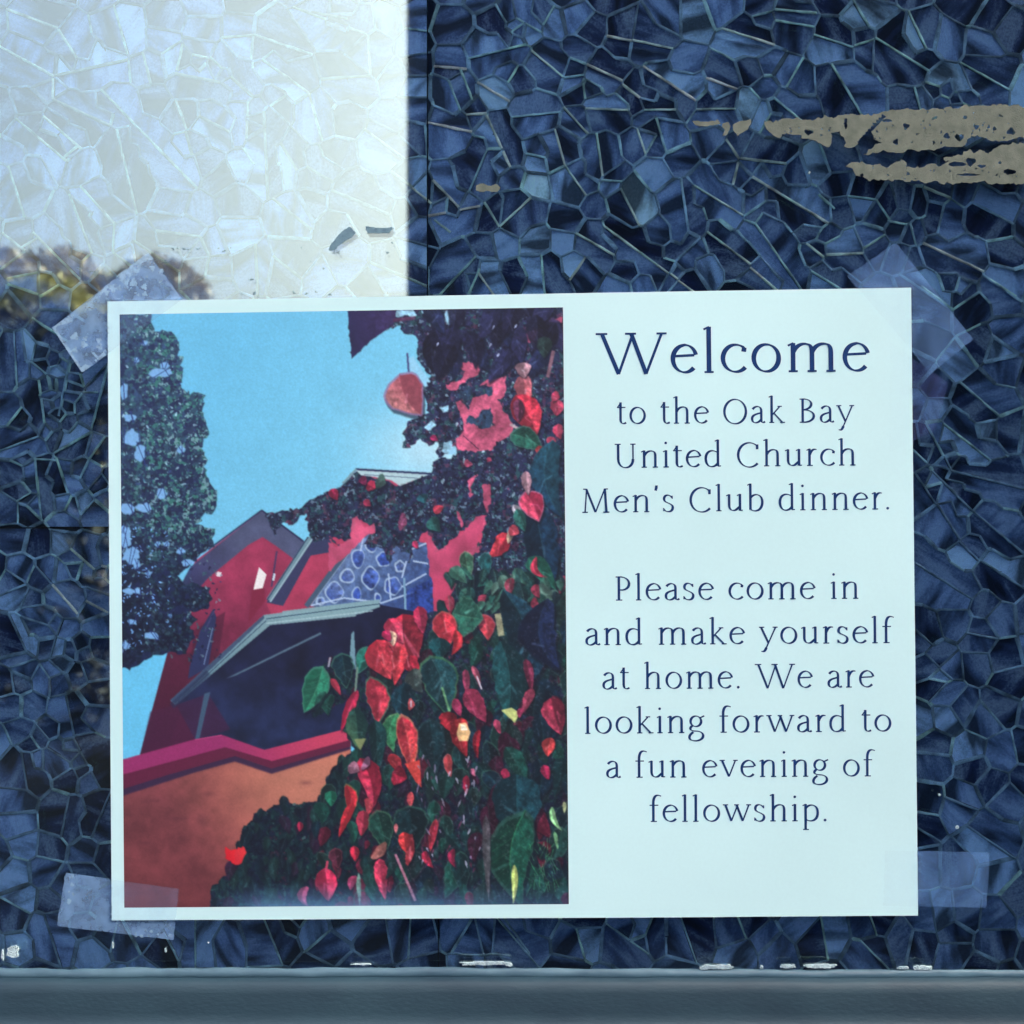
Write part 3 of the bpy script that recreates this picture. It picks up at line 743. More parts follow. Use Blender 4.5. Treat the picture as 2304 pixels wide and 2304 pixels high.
# parapet and orange wall
fill([(276, 1740), (441, 1690), (520, 1680), (613, 1700), (790, 1660), (790, 2050), (276, 2050)], (184, 106, 80), 1, 1, (116, 56, 56), (760, 1700, 400, 1860), N40, .3)
fill([(276, 1780), (790, 1700), (700, 2050), (276, 2050)], (74, 32, 40), 30, .0)
g = ((yy-1830)/260).clip(0, 1)*((820-xx)/500).clip(0, 1)*(yy > 1700)*(xx < 800)
img[:] = img*(1-g[..., None]*.55) + np.array((86, 34, 34), np.float32)*g[..., None]*.55
gl = np.exp(-(((xx-700)/170)**2 + ((yy-1760)/110)**2))[..., None]*.8*(yy > 1700)[..., None]
img[:] = img*(1-gl) + np.array((200, 126, 98), np.float32)*gl
for a in ((470,1785,14,5),(455,1845,12,16),(330,1895,16,4),(400,1840,28,5),(690,1760,14,5),(345,1800,22,6)):
    m = np.exp(-(((xx-a[0])/a[2])**2 + ((yy-a[1])/a[3])**2))[..., None]*.4
    img[:] = img*(1-m) + np.array((84, 40, 44), np.float32)*m
fill([(276, 1790), (440, 1737), (530, 1712), (612, 1740), (790, 1685), (790, 1668), (613, 1712), (500, 1690), (276, 1745)], (46, 30, 56), 6, .95)
fill([(276, 1775), (380, 1742), (530, 1700), (612, 1728), (790, 1678), (790, 1655), (613, 1706), (505, 1676), (276, 1728)], (92, 26, 50), 1)
fill([(276, 1708), (441, 1662), (500, 1652), (596, 1686), (790, 1636), (790, 1663), (613, 1711), (508, 1680), (276, 1742)], (146, 42, 92), 1, 1, (196, 62, 88), (500, 1700, 720, 1660))
line(441, 1663, 500, 1653, 2, (190, 80, 120), 0, .7)

# left tree
tree = Z1("60,60 310,85 312,170 380,235 400,205 460,215 505,290 530,450 520,590 600,640 680,650 695,850 722,930 680,1000 690,1150 705,1250 775,1330 760,1480 690,1490 615,1555 700,1565 755,1600 750,1690 640,1790 560,1880 500,1930") + Z3("450,150 560,170 565,260 520,300 440,300 500,345 450,380 470,430 430,525 330,520 240,540 130,612 70,600")
fill(rough(tree, 3.2, 7, 2), (42, 64, 92), 1, 1, (10, 16, 36), (330, 820, 350, 1420), N8, .5)
TM = np.zeros((IH, IW), np.float32); _m = poly_mask(rough(tree, 3.2, 7, 2), 1); TM[_m[1], _m[2]] = _m[0]
TA, TB, TC, TD = (vnoise(c, 60+k, 3) for k, c in enumerate((8, 7, 9, 16)))
def tex0(mask, thr, src, col, soft=.05, alpha=1.0):
    a = (((src-thr)/soft).clip(0, 1)*mask*alpha)[..., None]
    img[:] = img*(1-a) + np.asarray(col, np.float32)*a
TU = TM*((1330-yy)/150).clip(.25, 1)*(.35+.65*((xx-285)/60).clip(0, 1))
tex0(TU, .50, TA, (46, 78, 96), .08, .8); tex0(TU, .56, TB, (56, 124, 108), .06, .85); tex0(TU, .64, TC, (130, 172, 172), .05, .75); tex0(TM, .60, TD, (24, 32, 66), .06, .8)
for k in range(2600):
    y = pr.uniform(700, 1490); x = pr.uniform(266, 500)
    ix, iy = int(x-IX0), int(y-IY0)
    if img[iy, ix, 2] > 150: continue
    s = pr.uniform(2.5, 6.5); f = (y-700)/790; dens = .55 if (x > 330 and y < 1180) or abs(y-1080) < 60 else .28
    if pr.rand() > dens: continue
    c = [(118, 164, 162), (70, 124, 128), (150, 184, 196), (52, 96, 106), (36, 44, 84), (28, 34, 70), (46, 60, 104)][pr.randint(7)]
    k_ = 1 - .55*max(0, f-.35)
    leaf(x, y, s, s*1.8, pr.uniform(0, 360), tuple(v*k_ for v in c), blur=0, alpha=.8)
for (x, y, w, h) in ((281,880,9,22),(293,940,14,12),(300,985,20,24),(318,1020,14,26),(288,1145,18,14),(324,1142,18,12),(284,1210,14,30),(296,1250,20,24),(362,838,26,12),(372,822,12,10),(328,772,7,8),(310,812,6,8),(408,1240,10,10),(365,1110,12,14),(425,1266,14,9),(408,1012,9,12),(300,1330,22,10),(345,1430,16,10),(300,1400,12,9),(285,1450,10,8),(335,1290,8,8),(385,1385,5,5),(375,1225,8,6),(356,1225,8,8),(278,1190,8,10),(310,1270,8,14)):
    a = np.linspace(0, 2*math.pi, 12)[:-1]
    fill(rough([(x+w*math.cos(u), y+h*math.sin(u)*.8) for u in a], 2, 5, int(x)), (126, 180, 226), 1, .92)
    for _ in range(2):
        line(x+pr.uniform(-w, w), y-h, x+pr.uniform(-w, w), y+h, 1.8, (34, 52, 110), 0, .8)
for k in range(150):
    x = pr.uniform(270, 385); y = pr.uniform(1180, 1480)
    if img[int(y-IY0), int(x-IX0), 2] < 110 and not (x > 330 and y > 1410):
        leaf(x, y, pr.uniform(2, 5), pr.uniform(4, 9), pr.uniform(0, 360), (118, 168, 222), blur=0, alpha=.85)

# vines over the gable and the leafy mass on the right
DK = (28, 30, 58)
mass = [(1290, 684), (783, 684)] + Z2("135,65 150,230 165,395 290,275 400,200 495,170 540,220 612,240 632,350 620,400 650,430 700,500 722,560 640,600 690,700 700,780 560,830 530,900 530,1010 560,1020 640,960 720,1010 770,960 760,1100 860,1090 900,1030 860,960 880,1020 740,1120 715,1190 600,1240 480,1290 420,1260 300,1220 200,1190 130,1250 60,1310") \
    + Z1("1640,1300 1560,1330 1450,1370 1400,1420 1330,1460 1230,1470 1120,1475 1180,1640 1240,1540 1300,1560 1400,1480 1420,1600 1450,1690 1560,1650 1640,1720 1690,1750") \
    + Z2("0,1640 150,1680 200,1500 330,1600 240,1700 380,1720 430,1840 470,1720 570,1760 560,1830 620,1690 690,1600 760,1760 830,1690 950,1590 1100,1480 1060,1680 930,1780 900,1932") \
    + Z4("1000,0 940,130 1000,190 830,200 620,260 480,430 440,560 270,440 110,650 170,800 360,690 350,870 400,980 270,1100 180,1300 0,1280") + [(575, 1830), (545, 1870), (520, 1960), (480, 1990), (470, 2050), (1290, 2050)]
mass_r = rough(mass, 2.2, 6, 8)
MM = np.zeros((IH, IW), np.float32); _m = poly_mask(mass_r, 1); MM[_m[1], _m[2]] = _m[0]
fill(mass_r, (32, 36, 66), 1, 1, (14, 24, 40), (1000, 900, 900, 1900), N8, .55)
def tex(mask, thr, src, col, soft=.05, alpha=1.0):
    a = (((src-thr)/soft).clip(0, 1)*mask*alpha)[..., None]
    img[:] = img*(1-a) + np.asarray(col, np.float32)*a
NA, NB, NC, ND, NE = (vnoise(c, 40+k, 3) for k, c in enumerate((11, 9, 13, 8, 7)))
UP = MM*((1330-yy)/60).clip(0, 1); LO = MM*((yy-1290)/60).clip(0, 1)
tex(UP, .56, NA, (34, 48, 74)); tex(UP, .58, NB, (32, 78, 80), .06, .85); tex(UP, .66, NC, (120, 50, 74), .05, .5)
tex(UP, .66, ND, (110, 140, 156), .06, .75); tex(UP, .62, NE, (18, 18, 42), .05, .9)
tex(LO, .55, NA, (12, 42, 42), .06, .9); tex(LO, .60, NB, (24, 66, 58), .07, .7); tex(LO, .68, NC, (72, 22, 40), .08, .5); tex(LO, .60, ND, (8, 14, 26), .05, .8); tex(LO, .74, NE, (70, 110, 96), .06, .4)
# sky gaps and pale roof trim
for q in ("455,105 480,60 590,55 620,100", "815,60 940,70 880,130 838,185", "640,60 740,60 735,100 690,90", "560,400 600,380 620,430 640,450 600,500 570,480", "640,460 715,560 665,620 620,520", "770,740 840,730 835,770 800,775", "660,880 720,840 760,860 700,910", "800,1000 850,960 900,1030 890,1080 790,1050"):
    fill(rough(Z2(q), 1.5, 6, 3), (150, 208, 232), 1, .95)
fill(Z2("190,1176 715,1205 620,1240 500,1290 440,1250 320,1225 230,1215"), (176, 206, 208), 1); line(801, 1056, 968, 1066, 4, (18, 30, 66)); line(803, 1056, 772, 1088, 5, (120, 150, 160))
line(820, 1068, 940, 1076, 2, (90, 110, 130), 0, .8)
PK = (200, 80, 110)
for q, s in (("800,415 830,388 880,400 960,425 1060,420 1050,520 960,545 900,620 830,615 820,580 930,545 960,490 860,450", 1), ("890,710 920,690 980,760 1000,680 1100,640 1140,600 1060,580 1120,545 1245,520 1240,640 1200,690 1220,760 1290,850 1280,930 1200,970 1130,1045 900,1040 890,960 950,900 940,830", 2), ("690,1640 720,1660 770,1750 830,1700 950,1600 1030,1510 1090,1490 1110,1560 1040,1650 1060,1750 960,1800 910,1850 900,1935 710,1935", 3), ("165,1520 210,1500 250,1580 320,1550 330,1610 250,1650 140,1760 0,1890 0,1690 60,1720 150,1650", 4), ("1075,1270 1130,1280 1140,1400 1110,1470 1080,1400", 5), ("890,1470 905,1460 950,1560 930,1580", 6), ("975,1250 1030,1200 1040,1220 990,1290 1010,1350 990,1370", 7), ("1300,260 1460,180 1560,120 1640,110 1640,300 1560,290 1520,260 1440,290", 8)):
    fill(rough(Z2(q), 1.6, 6, s), PK, 1, 1, (178, 58, 90), (960, 1150, 1100, 1320), N40, .25)
for q in ("1040,600 1150,600 1140,650 1060,640", "1050,770 1140,740 1160,860 1070,900 1010,850", "900,640 990,590 1000,640 960,700", "980,800 1030,830 950,860"):
    fill(rough(Z2(q), 2.5, 6, 9), (34, 58, 82), 1, 1, None, None, N8, .6)
line(1042, 980, 1078, 1012, 2, (90, 40, 70), 0)
# small leaf texture all through the mass
cols = [(118, 54, 78), (50, 98, 94), (138, 168, 178), (30, 72, 66), (20, 28, 48), (16, 22, 40), (60, 36, 60), (40, 80, 84), (46, 50, 84), (22, 40, 52), (26, 30, 48)]
ry = [r for r in range(3000)]
for k in ry:
    x = pr.uniform(600, 1285); y = pr.uniform(860, 2040)
    ix, iy = int(x-IX0), int(y-IY0); v = img[iy, ix]
    if v.max() > 150 or MM[iy, ix] < .6: continue
    if y < 1300 or x < 720 or pr.rand() < .35:
        c = cols[pr.randint(len(cols))] if y < 1330 else [(20, 60, 54), (12, 34, 38), (36, 84, 70), (120, 30, 56), (10, 18, 28), (70, 26, 48), (16, 46, 48), (90, 130, 120)][pr.randint(8)]; s = pr.uniform(3, 8)
        f = 1.0 if y < 1330 else .8
        leaf(x, y, s, s*pr.uniform(1.2, 2.2), pr.uniform(30, 150), tuple(q*f for q in c), blur=0, alpha=.75)
for k in range(420):
    x = pr.uniform(480, 1285); y = pr.uniform(1700, 2040)
    v = img[int(y-IY0), int(x-IX0)]
    if v.max() > 110 or MM[int(y-IY0), int(x-IX0)] < .8: continue
    s = pr.uniform(12, 30)
    c = [(16, 44, 46), (12, 30, 40), (26, 58, 56), (14, 22, 36), (44, 22, 44), (20, 50, 44)][pr.randint(6)]
    leaf(x, y, s, s*1.7, pr.uniform(60, 120), c, vein=(40, 84, 76) if s > 20 else None, alpha=.8)
# top dark leaves
fill(Z2("135,65 470,60 470,130 400,200 290,275 165,395 150,230"), (34, 30, 68), 1, 1, (56, 40, 84), (790, 720, 900, 720), N40, .3)
line(885, 722, 935, 716, 8, (104, 44, 76), 2, .7)
for q in range(26):
    x = pr.uniform(945, 1250); y = pr.uniform(700, 830); leaf(x, y, 50, 90, pr.uniform(60, 130), [(24, 26, 54), (38, 42, 82), (30, 44, 84), (20, 22, 44)][q % 4], vein=(44, 50, 96), alpha=.75)
for x, y in ((1103, 778), (1121, 800), (985, 776), (1160, 735), (1110, 738)): leaf(x, y, 5, 12, 120, (140, 150, 180), blur=0)
# under layer of overlapping dark leaves, hanging down
for k in range(330):
    x = pr.uniform(700, 1300); y = 1300 + (k/330)*760 + pr.uniform(-30, 30)
    ix, iy = int(min(max(x-IX0, 0), IW-1)), int(min(max(y-IY0, 0), IH-1))
    if MM[iy, ix] < .9 or (x < 980 and y < 1400): continue
    s = pr.uniform(20, 58)*(1.0 if x > 900 else .7)
    c = [(14, 48, 48), (10, 30, 38), (20, 60, 52), (12, 38, 52), (16, 70, 56), (60, 18, 36), (110, 24, 44), (22, 44, 40)][pr.randint(8)]
    leaf(x, y, s, s*pr.uniform(1.4, 2.1), pr.normal(88, 20), c, vein=(40, 92, 80) if pr.rand() < .5 else None, rim=(50, 96, 76) if pr.rand() < .3 else None, alpha=.9)
# big leaves

R1, R2, R3 = (196, 34, 54), (226, 62, 66), (150, 30, 52)
Lf = lambda x, y, w, h, a, c, **k: leaf(640+.3933*x, 1300+.3933*y, .3933*w, .3933*h, a, c, **k)
L2 = lambda x, y, w, h, a, c, **k: leaf(740+.3209*x, 680+.3209*y, .3209*w, .3209*h, a, c, **k)
L2(560, 660, 300, 340, 62, (186, 84, 98), col2=(176, 120, 112), vein=(150, 70, 80), rim=(150, 110, 150)); line(917, 795, 920, 838, 4, (60, 60, 110))
L2(1380, 620, 150, 230, 80, (196, 110, 120), col2=R2); L2(1390, 790, 210, 320, 62, R1, col2=(222, 70, 84)); L2(1370, 480, 130, 110, 90, (206, 150, 160)); line(1148, 955, 1210, 990, 6, (170, 150, 150))
L2(1390, 970, 160, 260, 25, (30, 96, 76), vein=(90, 160, 120), rim=(60, 120, 100)); L2(1480, 1050, 70, 90, 80, (190, 60, 60))
L2(1330, 760, 90, 160, 90, (120, 50, 80)); L2(1510, 320, 130, 150, 90, (34, 60, 56)); line(1245, 790, 1232, 850, 8, (130, 90, 100))
for a in ((1600, 740, 110, 120, 90), (1610, 910, 90, 110, 80), (1560, 985, 70, 90, 60), (1590, 660, 90, 60, 20)): L2(*a, (214, 72, 100), col2=(180, 40, 70))
L2(1560, 1250, 230, 560, 82, (24, 78, 94), vein=(44, 104, 116), col2=(16, 52, 78)); L2(1500, 1750, 330, 700, 80, (14, 44, 66), vein=(30, 84, 92))
L2(1430, 1430, 210, 240, 65, (206, 40, 76), col2=(228, 78, 104), rim=(198, 110, 140)); L2(1330, 1490, 70, 160, 60, (176, 170, 180)); L2(1345, 1530, 110, 170, 70, (40, 110, 96)); L2(1390, 1270, 80, 170, 85, (190, 140, 150))
L2(1190, 1710, 150, 220, 130, R1, col2=(232, 64, 70)); L2(1270, 1640, 60, 110, 110, (230, 200, 160)); L2(1300, 1600, 90, 80, 30, (216, 70, 84)); L2(770, 1450, 60, 80, -30, (226, 60, 80)); L2(740, 958, 50, 60, 20, (200, 40, 100)); L2(610, 1700, 50, 60, 60, (200, 50, 90)); L2(980, 1130, 60, 60, 20, (190, 70, 100)); L2(1125, 1105, 40, 40, 20, (190, 60, 90))
L2(660, 1380, 90, 70, 60, (28, 92, 100)); L2(300, 1290, 90, 70, 30, (210, 44, 76)); L2(240, 1250, 80, 60, 160, (130, 30, 70)); L2(40, 1350, 80, 90, 60, (170, 30, 66)); L2(270, 1410, 60, 60, 40, (200, 50, 84)); L2(370, 1260, 120, 70, 20, (60, 90, 80))
L2(745, 1560, 110, 120, 60, (30, 84, 76)); L2(520, 1540, 160, 60, 10, (180, 70, 110), alpha=.7)
L2(970, 1840, 130, 200, 80, (54, 104, 76), rim=(130, 140, 110), vein=(110, 150, 110)); L2(1100, 1830, 120, 160, 80, (24, 84, 84), rim=(70, 150, 140)); L2(1500, 1900, 150, 300, 50, (30, 110, 84)); L2(1470, 1870, 60, 170, 60, (220, 54, 80))
for k in range(70):
    x = pr.uniform(1010, 1270); y = pr.uniform(1290, 1370); s = pr.uniform(14, 34)
    leaf(x, y, s, s*1.6, pr.uniform(40, 140), [(30, 92, 76), (20, 60, 56), (60, 120, 96), (90, 130, 110), (180, 50, 74), (20, 44, 50)][pr.randint(6)], vein=(80, 140, 110) if s > 22 else None, alpha=.85)
Lf(1330, 130, 420, 60, 5, (30, 70, 70), alpha=.5)
Lf(1310, 420, 300, 700, 95, (18, 60, 74), vein=(34, 92, 92), col2=(14, 40, 62)); Lf(1500, 330, 260, 420, 80, (20, 34, 64), vein=(30, 60, 84)); line(1120, 1380, 1128, 1430, 14, (150, 150, 110)); 
Lf(1150, 280, 110, 160, 75, (226, 64, 72), rim=(190, 90, 100)); Lf(1050, 220, 260, 180, 10, (34, 100, 78), vein=(90, 150, 110), rim=(60, 120, 90))
Lf(175, 640, 175, 290, 112, (30, 122, 88), vein=(90, 180, 130), rim=(70, 150, 110), col2=(44, 150, 104)); Lf(205, 720, 60, 160, 110, (14, 40, 40), alpha=.5)
Lf(345, 530, 140, 210, 82, (14, 42, 50), vein=(60, 110, 90), rim=(60, 120, 90)); Lf(450, 470, 110, 170, 110, (36, 110, 92), rim=(80, 150, 120)); Lf(298, 620, 40, 110, 60, (200, 50, 70))
line(740, 1500, 744, 1478, 4, (170, 170, 180)); line(805, 1500, 800, 1560, 5, (110, 140, 120))
Lf(370, 760, 70, 260, 112, (190, 34, 66))
Lf(560, 470, 170, 240, 70, (214, 44, 60), col2=(234, 74, 76)); Lf(700, 370, 260, 330, 78, (210, 40, 62), col2=(230, 72, 84)); Lf(640, 300, 120, 160, 60, (226, 60, 90)); Lf(780, 240, 100, 160, 80, (206, 50, 84)); Lf(620, 345, 60, 90, 80, (250, 200, 160)); Lf(590, 330, 60, 70, 50, (214, 40, 90)); Lf(650, 500, 100, 230, 100, (220, 52, 60)); Lf(740, 500, 110, 120, 60, (190, 30, 50))
Lf(925, 290, 170, 210, 78, (218, 50, 60), col2=(200, 36, 56), rim=(220, 90, 80)); Lf(980, 370, 70, 150, 100, (204, 44, 50))
for q in ((560, 430), (615, 440), (670, 300), (915, 240), (700, 440)): line(640+.3933*q[0], 1300+.3933*q[1], 640+.3933*(q[0]+14), 1300+.3933*(q[1]+70), 3, (250, 140, 140), 1, .5)
Lf(890, 400, 150, 120, 90, (14, 70, 72)); Lf(895, 610, 260, 360, 74, (20, 66, 72), vein=(54, 110, 104), rim=(60, 130, 80), col2=(26, 80, 76)); Lf(755, 590, 110, 150, 70, (70, 84, 74), col2=(30, 50, 50)); line(995, 1545, 1012, 1600, 5, (120, 190, 120), 1, .9)
Lf(1270, 590, 250, 470, 86, (16, 62, 66), vein=(34, 100, 94), col2=(20, 74, 72)); fill(Z4("1240,755 1300,740 1345,770 1318,828"), (196, 206, 110), 1, .95)
Lf(1400, 560, 70, 200, 80, (130, 40, 66)); Lf(1390, 700, 60, 150, 110, (176, 60, 84)); Lf(1040, 600, 50, 160, 85, (170, 60, 90)); Lf(1100, 560, 40, 130, 70, (190, 80, 100)); line(1073, 1520, 1084, 1550, 3, (220, 220, 226))
Lf(525, 700, 180, 290, 82, (196, 40, 58), col2=(214, 64, 74), rim=(80, 120, 90), vein=(150, 30, 50)); Lf(680, 710, 140, 230, 90, (16, 56, 66)); Lf(728, 722, 70, 40, 5, (232, 80, 80)); line(926, 1590, 926, 1575, 3, (160, 180, 190))
Lf(1095, 730, 140, 220, 60, (180, 46, 78), col2=(140, 40, 66)); Lf(990, 740, 60, 110, 70, (190, 50, 90)); Lf(940, 830, 110, 140, 60, (170, 30, 40)); Lf(1020, 910, 130, 230, 82, (200, 40, 40), col2=(160, 26, 40)); fill(Z4("1000,830 1040,825 1065,880 1050,930 1000,930 985,890"), (244, 190, 120), 1); fill(Z4("1010,835 1035,840 1050,870 1010,870"), (250, 236, 200), 0)
Lf(1105, 950, 50, 170, 92, (170, 26, 40)); Lf(1550, 790, 150, 220, 75, (160, 36, 60), col2=(190, 56, 80)); Lf(1512, 965, 90, 110, 100, (224, 64, 60)); Lf(1270, 1130, 50, 90, 60, (206, 40, 80)); Lf(1495, 1110, 60, 90, 70, (180, 30, 70)); Lf(1350, 770, 40, 60, 110, (190, 50, 90)); Lf(1220, 850, 40, 90, 70, (190, 60, 90))
Lf(415, 860, 140, 240, 84, (22, 66, 60), vein=(60, 110, 80), col2=(60, 96, 60)); fill(Z4("400,920 470,915 435,985"), (150, 160, 90), 1, .8)
Lf(620, 880, 110, 230, 95, (50, 140, 84), rim=(120, 170, 100)); Lf(705, 940, 150, 340, 80, (226, 44, 62), col2=(236, 84, 62), rim=(224, 130, 90), vein=(250, 120, 100)); fill(Z4("690,1060 775,1040 785,1195 750,1160"), (226, 62, 50), 1); Lf(640, 1060, 90, 130, 60, (200, 44, 50), alpha=.9)
Lf(530, 960, 110, 300, 88, (16, 56, 54), vein=(40, 90, 80)); Lf(850, 960, 190, 330, 84, (16, 46, 50), vein=(30, 74, 70), rim=(28, 60, 60)); Lf(660, 1130, 140, 90, 20, (150, 24, 44)); Lf(940, 1070, 60, 140, 82, (190, 60, 60), rim=(200, 120, 110))
Lf(485, 1170, 140, 300, 76, (200, 30, 58), col2=(214, 54, 84)); Lf(400, 1085, 80, 70, 20, (190, 120, 140)); Lf(470, 1060, 110, 40, 30, (160, 100, 130)); Lf(480, 1310, 60, 110, 95, (204, 60, 70))
Lf(270, 1260, 80, 90, 90, (26, 120, 84)); Lf(375, 1270, 80, 200, 84, (220, 40, 50), rim=(140, 130, 70)); Lf(350, 1380, 60, 220, 112, (200, 36, 44)); Lf(450, 1400, 90, 150, 96, (180, 44, 64)); Lf(725, 1265, 46, 90, 94, (236, 80, 80)); Lf(1040, 1180, 50, 110, 90, (180, 30, 60)); Lf(1080, 1110, 30, 50, 60, (226, 110, 140))
Lf(560, 1440, 150, 240, 76, (20, 66, 52), rim=(70, 120, 80), vein=(50, 104, 76)); Lf(730, 1430, 220, 270, 84, (14, 42, 44), rim=(40, 84, 66)); Lf(550, 1560, 160, 60, 40, (190, 110, 90), alpha=.8)
Lf(850, 1470, 60, 200, 100, (190, 40, 56), rim=(200, 80, 80)); Lf(690, 1510, 100, 120, 82, (226, 52, 50)); Lf(740, 1640, 140, 180, 86, (18, 40, 40), rim=(60, 50, 50)); Lf(405, 1575, 60, 90, 84, (206, 36, 60)); Lf(300, 1600, 90, 120, 80, (80, 30, 44), rim=(150, 60, 70)); Lf(395, 1450, 70, 130, 80, (24, 84, 66)); Lf(640, 1430, 26, 60, 90, (220, 110, 110)); Lf(820, 1610, 60, 110, 60, (190, 34, 60)); Lf(965, 1600, 50, 110, 84, (150, 30, 60))
Lf(245, 1750, 130, 190, 84, (224, 36, 76), col2=(236, 70, 100)); line(738, 1935, 734, 1960, 5, (210, 60, 90)); Lf(120, 1820, 70, 120, 84, (210, 70, 110)); Lf(390, 1740, 60, 90, 110, (190, 60, 100)); Lf(430, 1780, 30, 200, 88, (110, 150, 130)); Lf(560, 1720, 80, 240, 82, (220, 54, 84)); line(890, 1920, 935, 2025, 6, (180, 110, 130)); Lf(600, 1640, 60, 170, 96, (26, 60, 56)); Lf(720, 1560, 200, 50, 8, (200, 50, 56), alpha=.8)
Lf(90, 1420, 40, 60, 90, (170, 30, 60)); Lf(-240+0, 1560, 0.1, 0.1, 0, R1)
fill(rough([(505, 1905), (525, 1912), (548, 1902), (556, 1915), (545, 1940), (528, 1944), (510, 1930)], 1.5, 5, 4), (206, 24, 34), 1, 1, (236, 44, 44), (510, 1930, 550, 1905))
Lf(1330, 1330, 330, 420, 90, (16, 58, 66), vein=(30, 90, 90)); Lf(1330, 1600, 330, 560, 92, (18, 78, 58), vein=(50, 150, 90), rim=(40, 90, 70), col2=(22, 90, 66)); Lf(1315, 1750, 40, 230, 92, (206, 226, 110)); Lf(1550, 1380, 40, 150, 66, (150, 226, 140)); Lf(1555, 1500, 24, 110, 80, (110, 170, 110)); Lf(1160, 1600, 50, 500, 88, (100, 96, 96), alpha=.75); Lf(1600, 1310, 30, 70, 90, (170, 180, 120))
for k in range(60):
    x = pr.uniform(940, 1080); y = pr.uniform(1700, 1960); leaf(x, y, 5, pr.uniform(8, 26), pr.uniform(60, 120), [(150, 130, 160), (110, 40, 70), (60, 30, 60), (176, 170, 190)][pr.randint(4)], blur=0, alpha=.7)
for k in range(40):
    x = pr.uniform(1190, 1250); y = pr.uniform(1880, 1990); line(x, y, x+pr.uniform(-14, 14), y+pr.uniform(10, 30), 1.6, (70, 170, 100), 0, .5)
NL, NM = vnoise(14, 81, 3), vnoise(5, 82, 2)
LR = ((xx-800)/60).clip(0, 1)*MM
k_ = 1 + LR*(.6*(NL-.5) + .35*(NM-.5)); img[:] = img*k_[..., None]
sat = img.mean(2, keepdims=True); img[:] = img*(1-.12*MM[..., None]) + sat*.12*MM[..., None]
hi_ = (((NM-.72)/.06).clip(0, 1)*LR*((yy-1300)/100).clip(0, 1)*.15)[..., None]
img[:] = img*(1-hi_) + np.array((190, 150, 160), np.float32)*hi_
# faded band along the bottom of the print
g = ((yy-1978)/62).clip(0, 1)**1.3*((xx-470)/120).clip(0, 1)*(1-.55*((xx-820)/500).clip(0, 1))*.72
img[:] = img*(1-g[..., None]) + np.array((104, 152, 196), np.float32)*g[..., None]
# lift of the blacks, paper grain
img[:] = img*.97 + np.array((8, 10, 22))*.6
img *= (1 + .10*(N3[..., None]-.5)) * (1 + .03*pr.normal(0, 1, (IH, IW, 1)))
img[:] = img.clip(0, 255)
for _ in range(2):
    p = np.pad(img, ((1, 1), (1, 1), (0, 0)), mode='edge')
    img[:] = (p[:-2, 1:-1]+p[2:, 1:-1]+p[1:-1, :-2]+p[1:-1, 2:]+4*img)/8
# ---------------------------------------------------------------- the sign
C_TL, C_TR, C_BR, C_BL = (243.3, 679), (2048.5, 648), (2064, 2058.5), (253, 2069)
def bil(c, u, v):
    (ax, ay), (bx, by), (cx, cy), (dx, dy) = c
    return ((1-u)*(1-v)*ax + u*(1-v)*bx + u*v*cx + (1-u)*v*dx, (1-u)*(1-v)*ay + u*(1-v)*by + u*v*cy + (1-u)*v*dy)
def paper_d(px, py):
    """height of the sheet off the glass: flat at the taped corners, bellied a little between them"""
    u = (px-243)/1812.0; v = (py-655)/1410.0
    return (.0008 + .0003*np.sin(np.pi*np.clip(u, 0, 1))**2*(.35+.65*np.abs(np.cos(np.pi*np.clip(v, 0, 1))))
            + .00010*np.sin(px/150.0+1)*np.sin(py/190.0) + .00008*np.sin(px/330.0+py/260.0))
def pp(px, py, lift=0.0): return P(px, py, float(paper_d(px, py)) + lift)

sign = empty('welcome_sign', P(1152, 1362, .001))
tag(sign, 'white landscape sheet with a church photo and a navy printed Welcome text', 'sign')
bpy.context.view_layer.update()
def sign_child(o): o.matrix_parent_inverse = sign.matrix_world.inverted(); return o

nx_, ny_ = 110, 86
V = []; F = []
wigr = np.random.RandomState(3)
for j in range(ny_+1):
    for i in range(nx_+1): V.append(pp(*bil((C_TL, C_TR, C_BR, C_BL), i/nx_, j/ny_)))
for j in range(ny_):
    for i in range(nx_):
        a = j*(nx_+1)+i; F.append((a, a+nx_+1, a+nx_+2, a+1))
n = len(V)
V += [(x, y+.00008, z) for x, y, z in V]
F += [tuple(n+i for i in f[::-1]) for f in F[:nx_*ny_]]
rim = [i for i in range(nx_+1)] + [j*(nx_+1)+nx_ for j in range(1, ny_+1)] + [ny_*(nx_+1)+i for i in range(nx_-1, -1, -1)] + [j*(nx_+1) for j in range(ny_-1, 0, -1)]
for k in range(len(rim)):
    a, b = rim[k], rim[(k+1) % len(rim)]; m_ = len(V); V += [V[a], V[b], V[n+b], V[n+a]]; F.append((m_, m_+1, m_+2, m_+3))
paper = sign_child(mesh('paper_sheet', V, F, M_paper, sign))
paper.data.polygons.foreach_set('use_smooth', [i < nx_*ny_*2 for i in range(len(paper.data.polygons))])

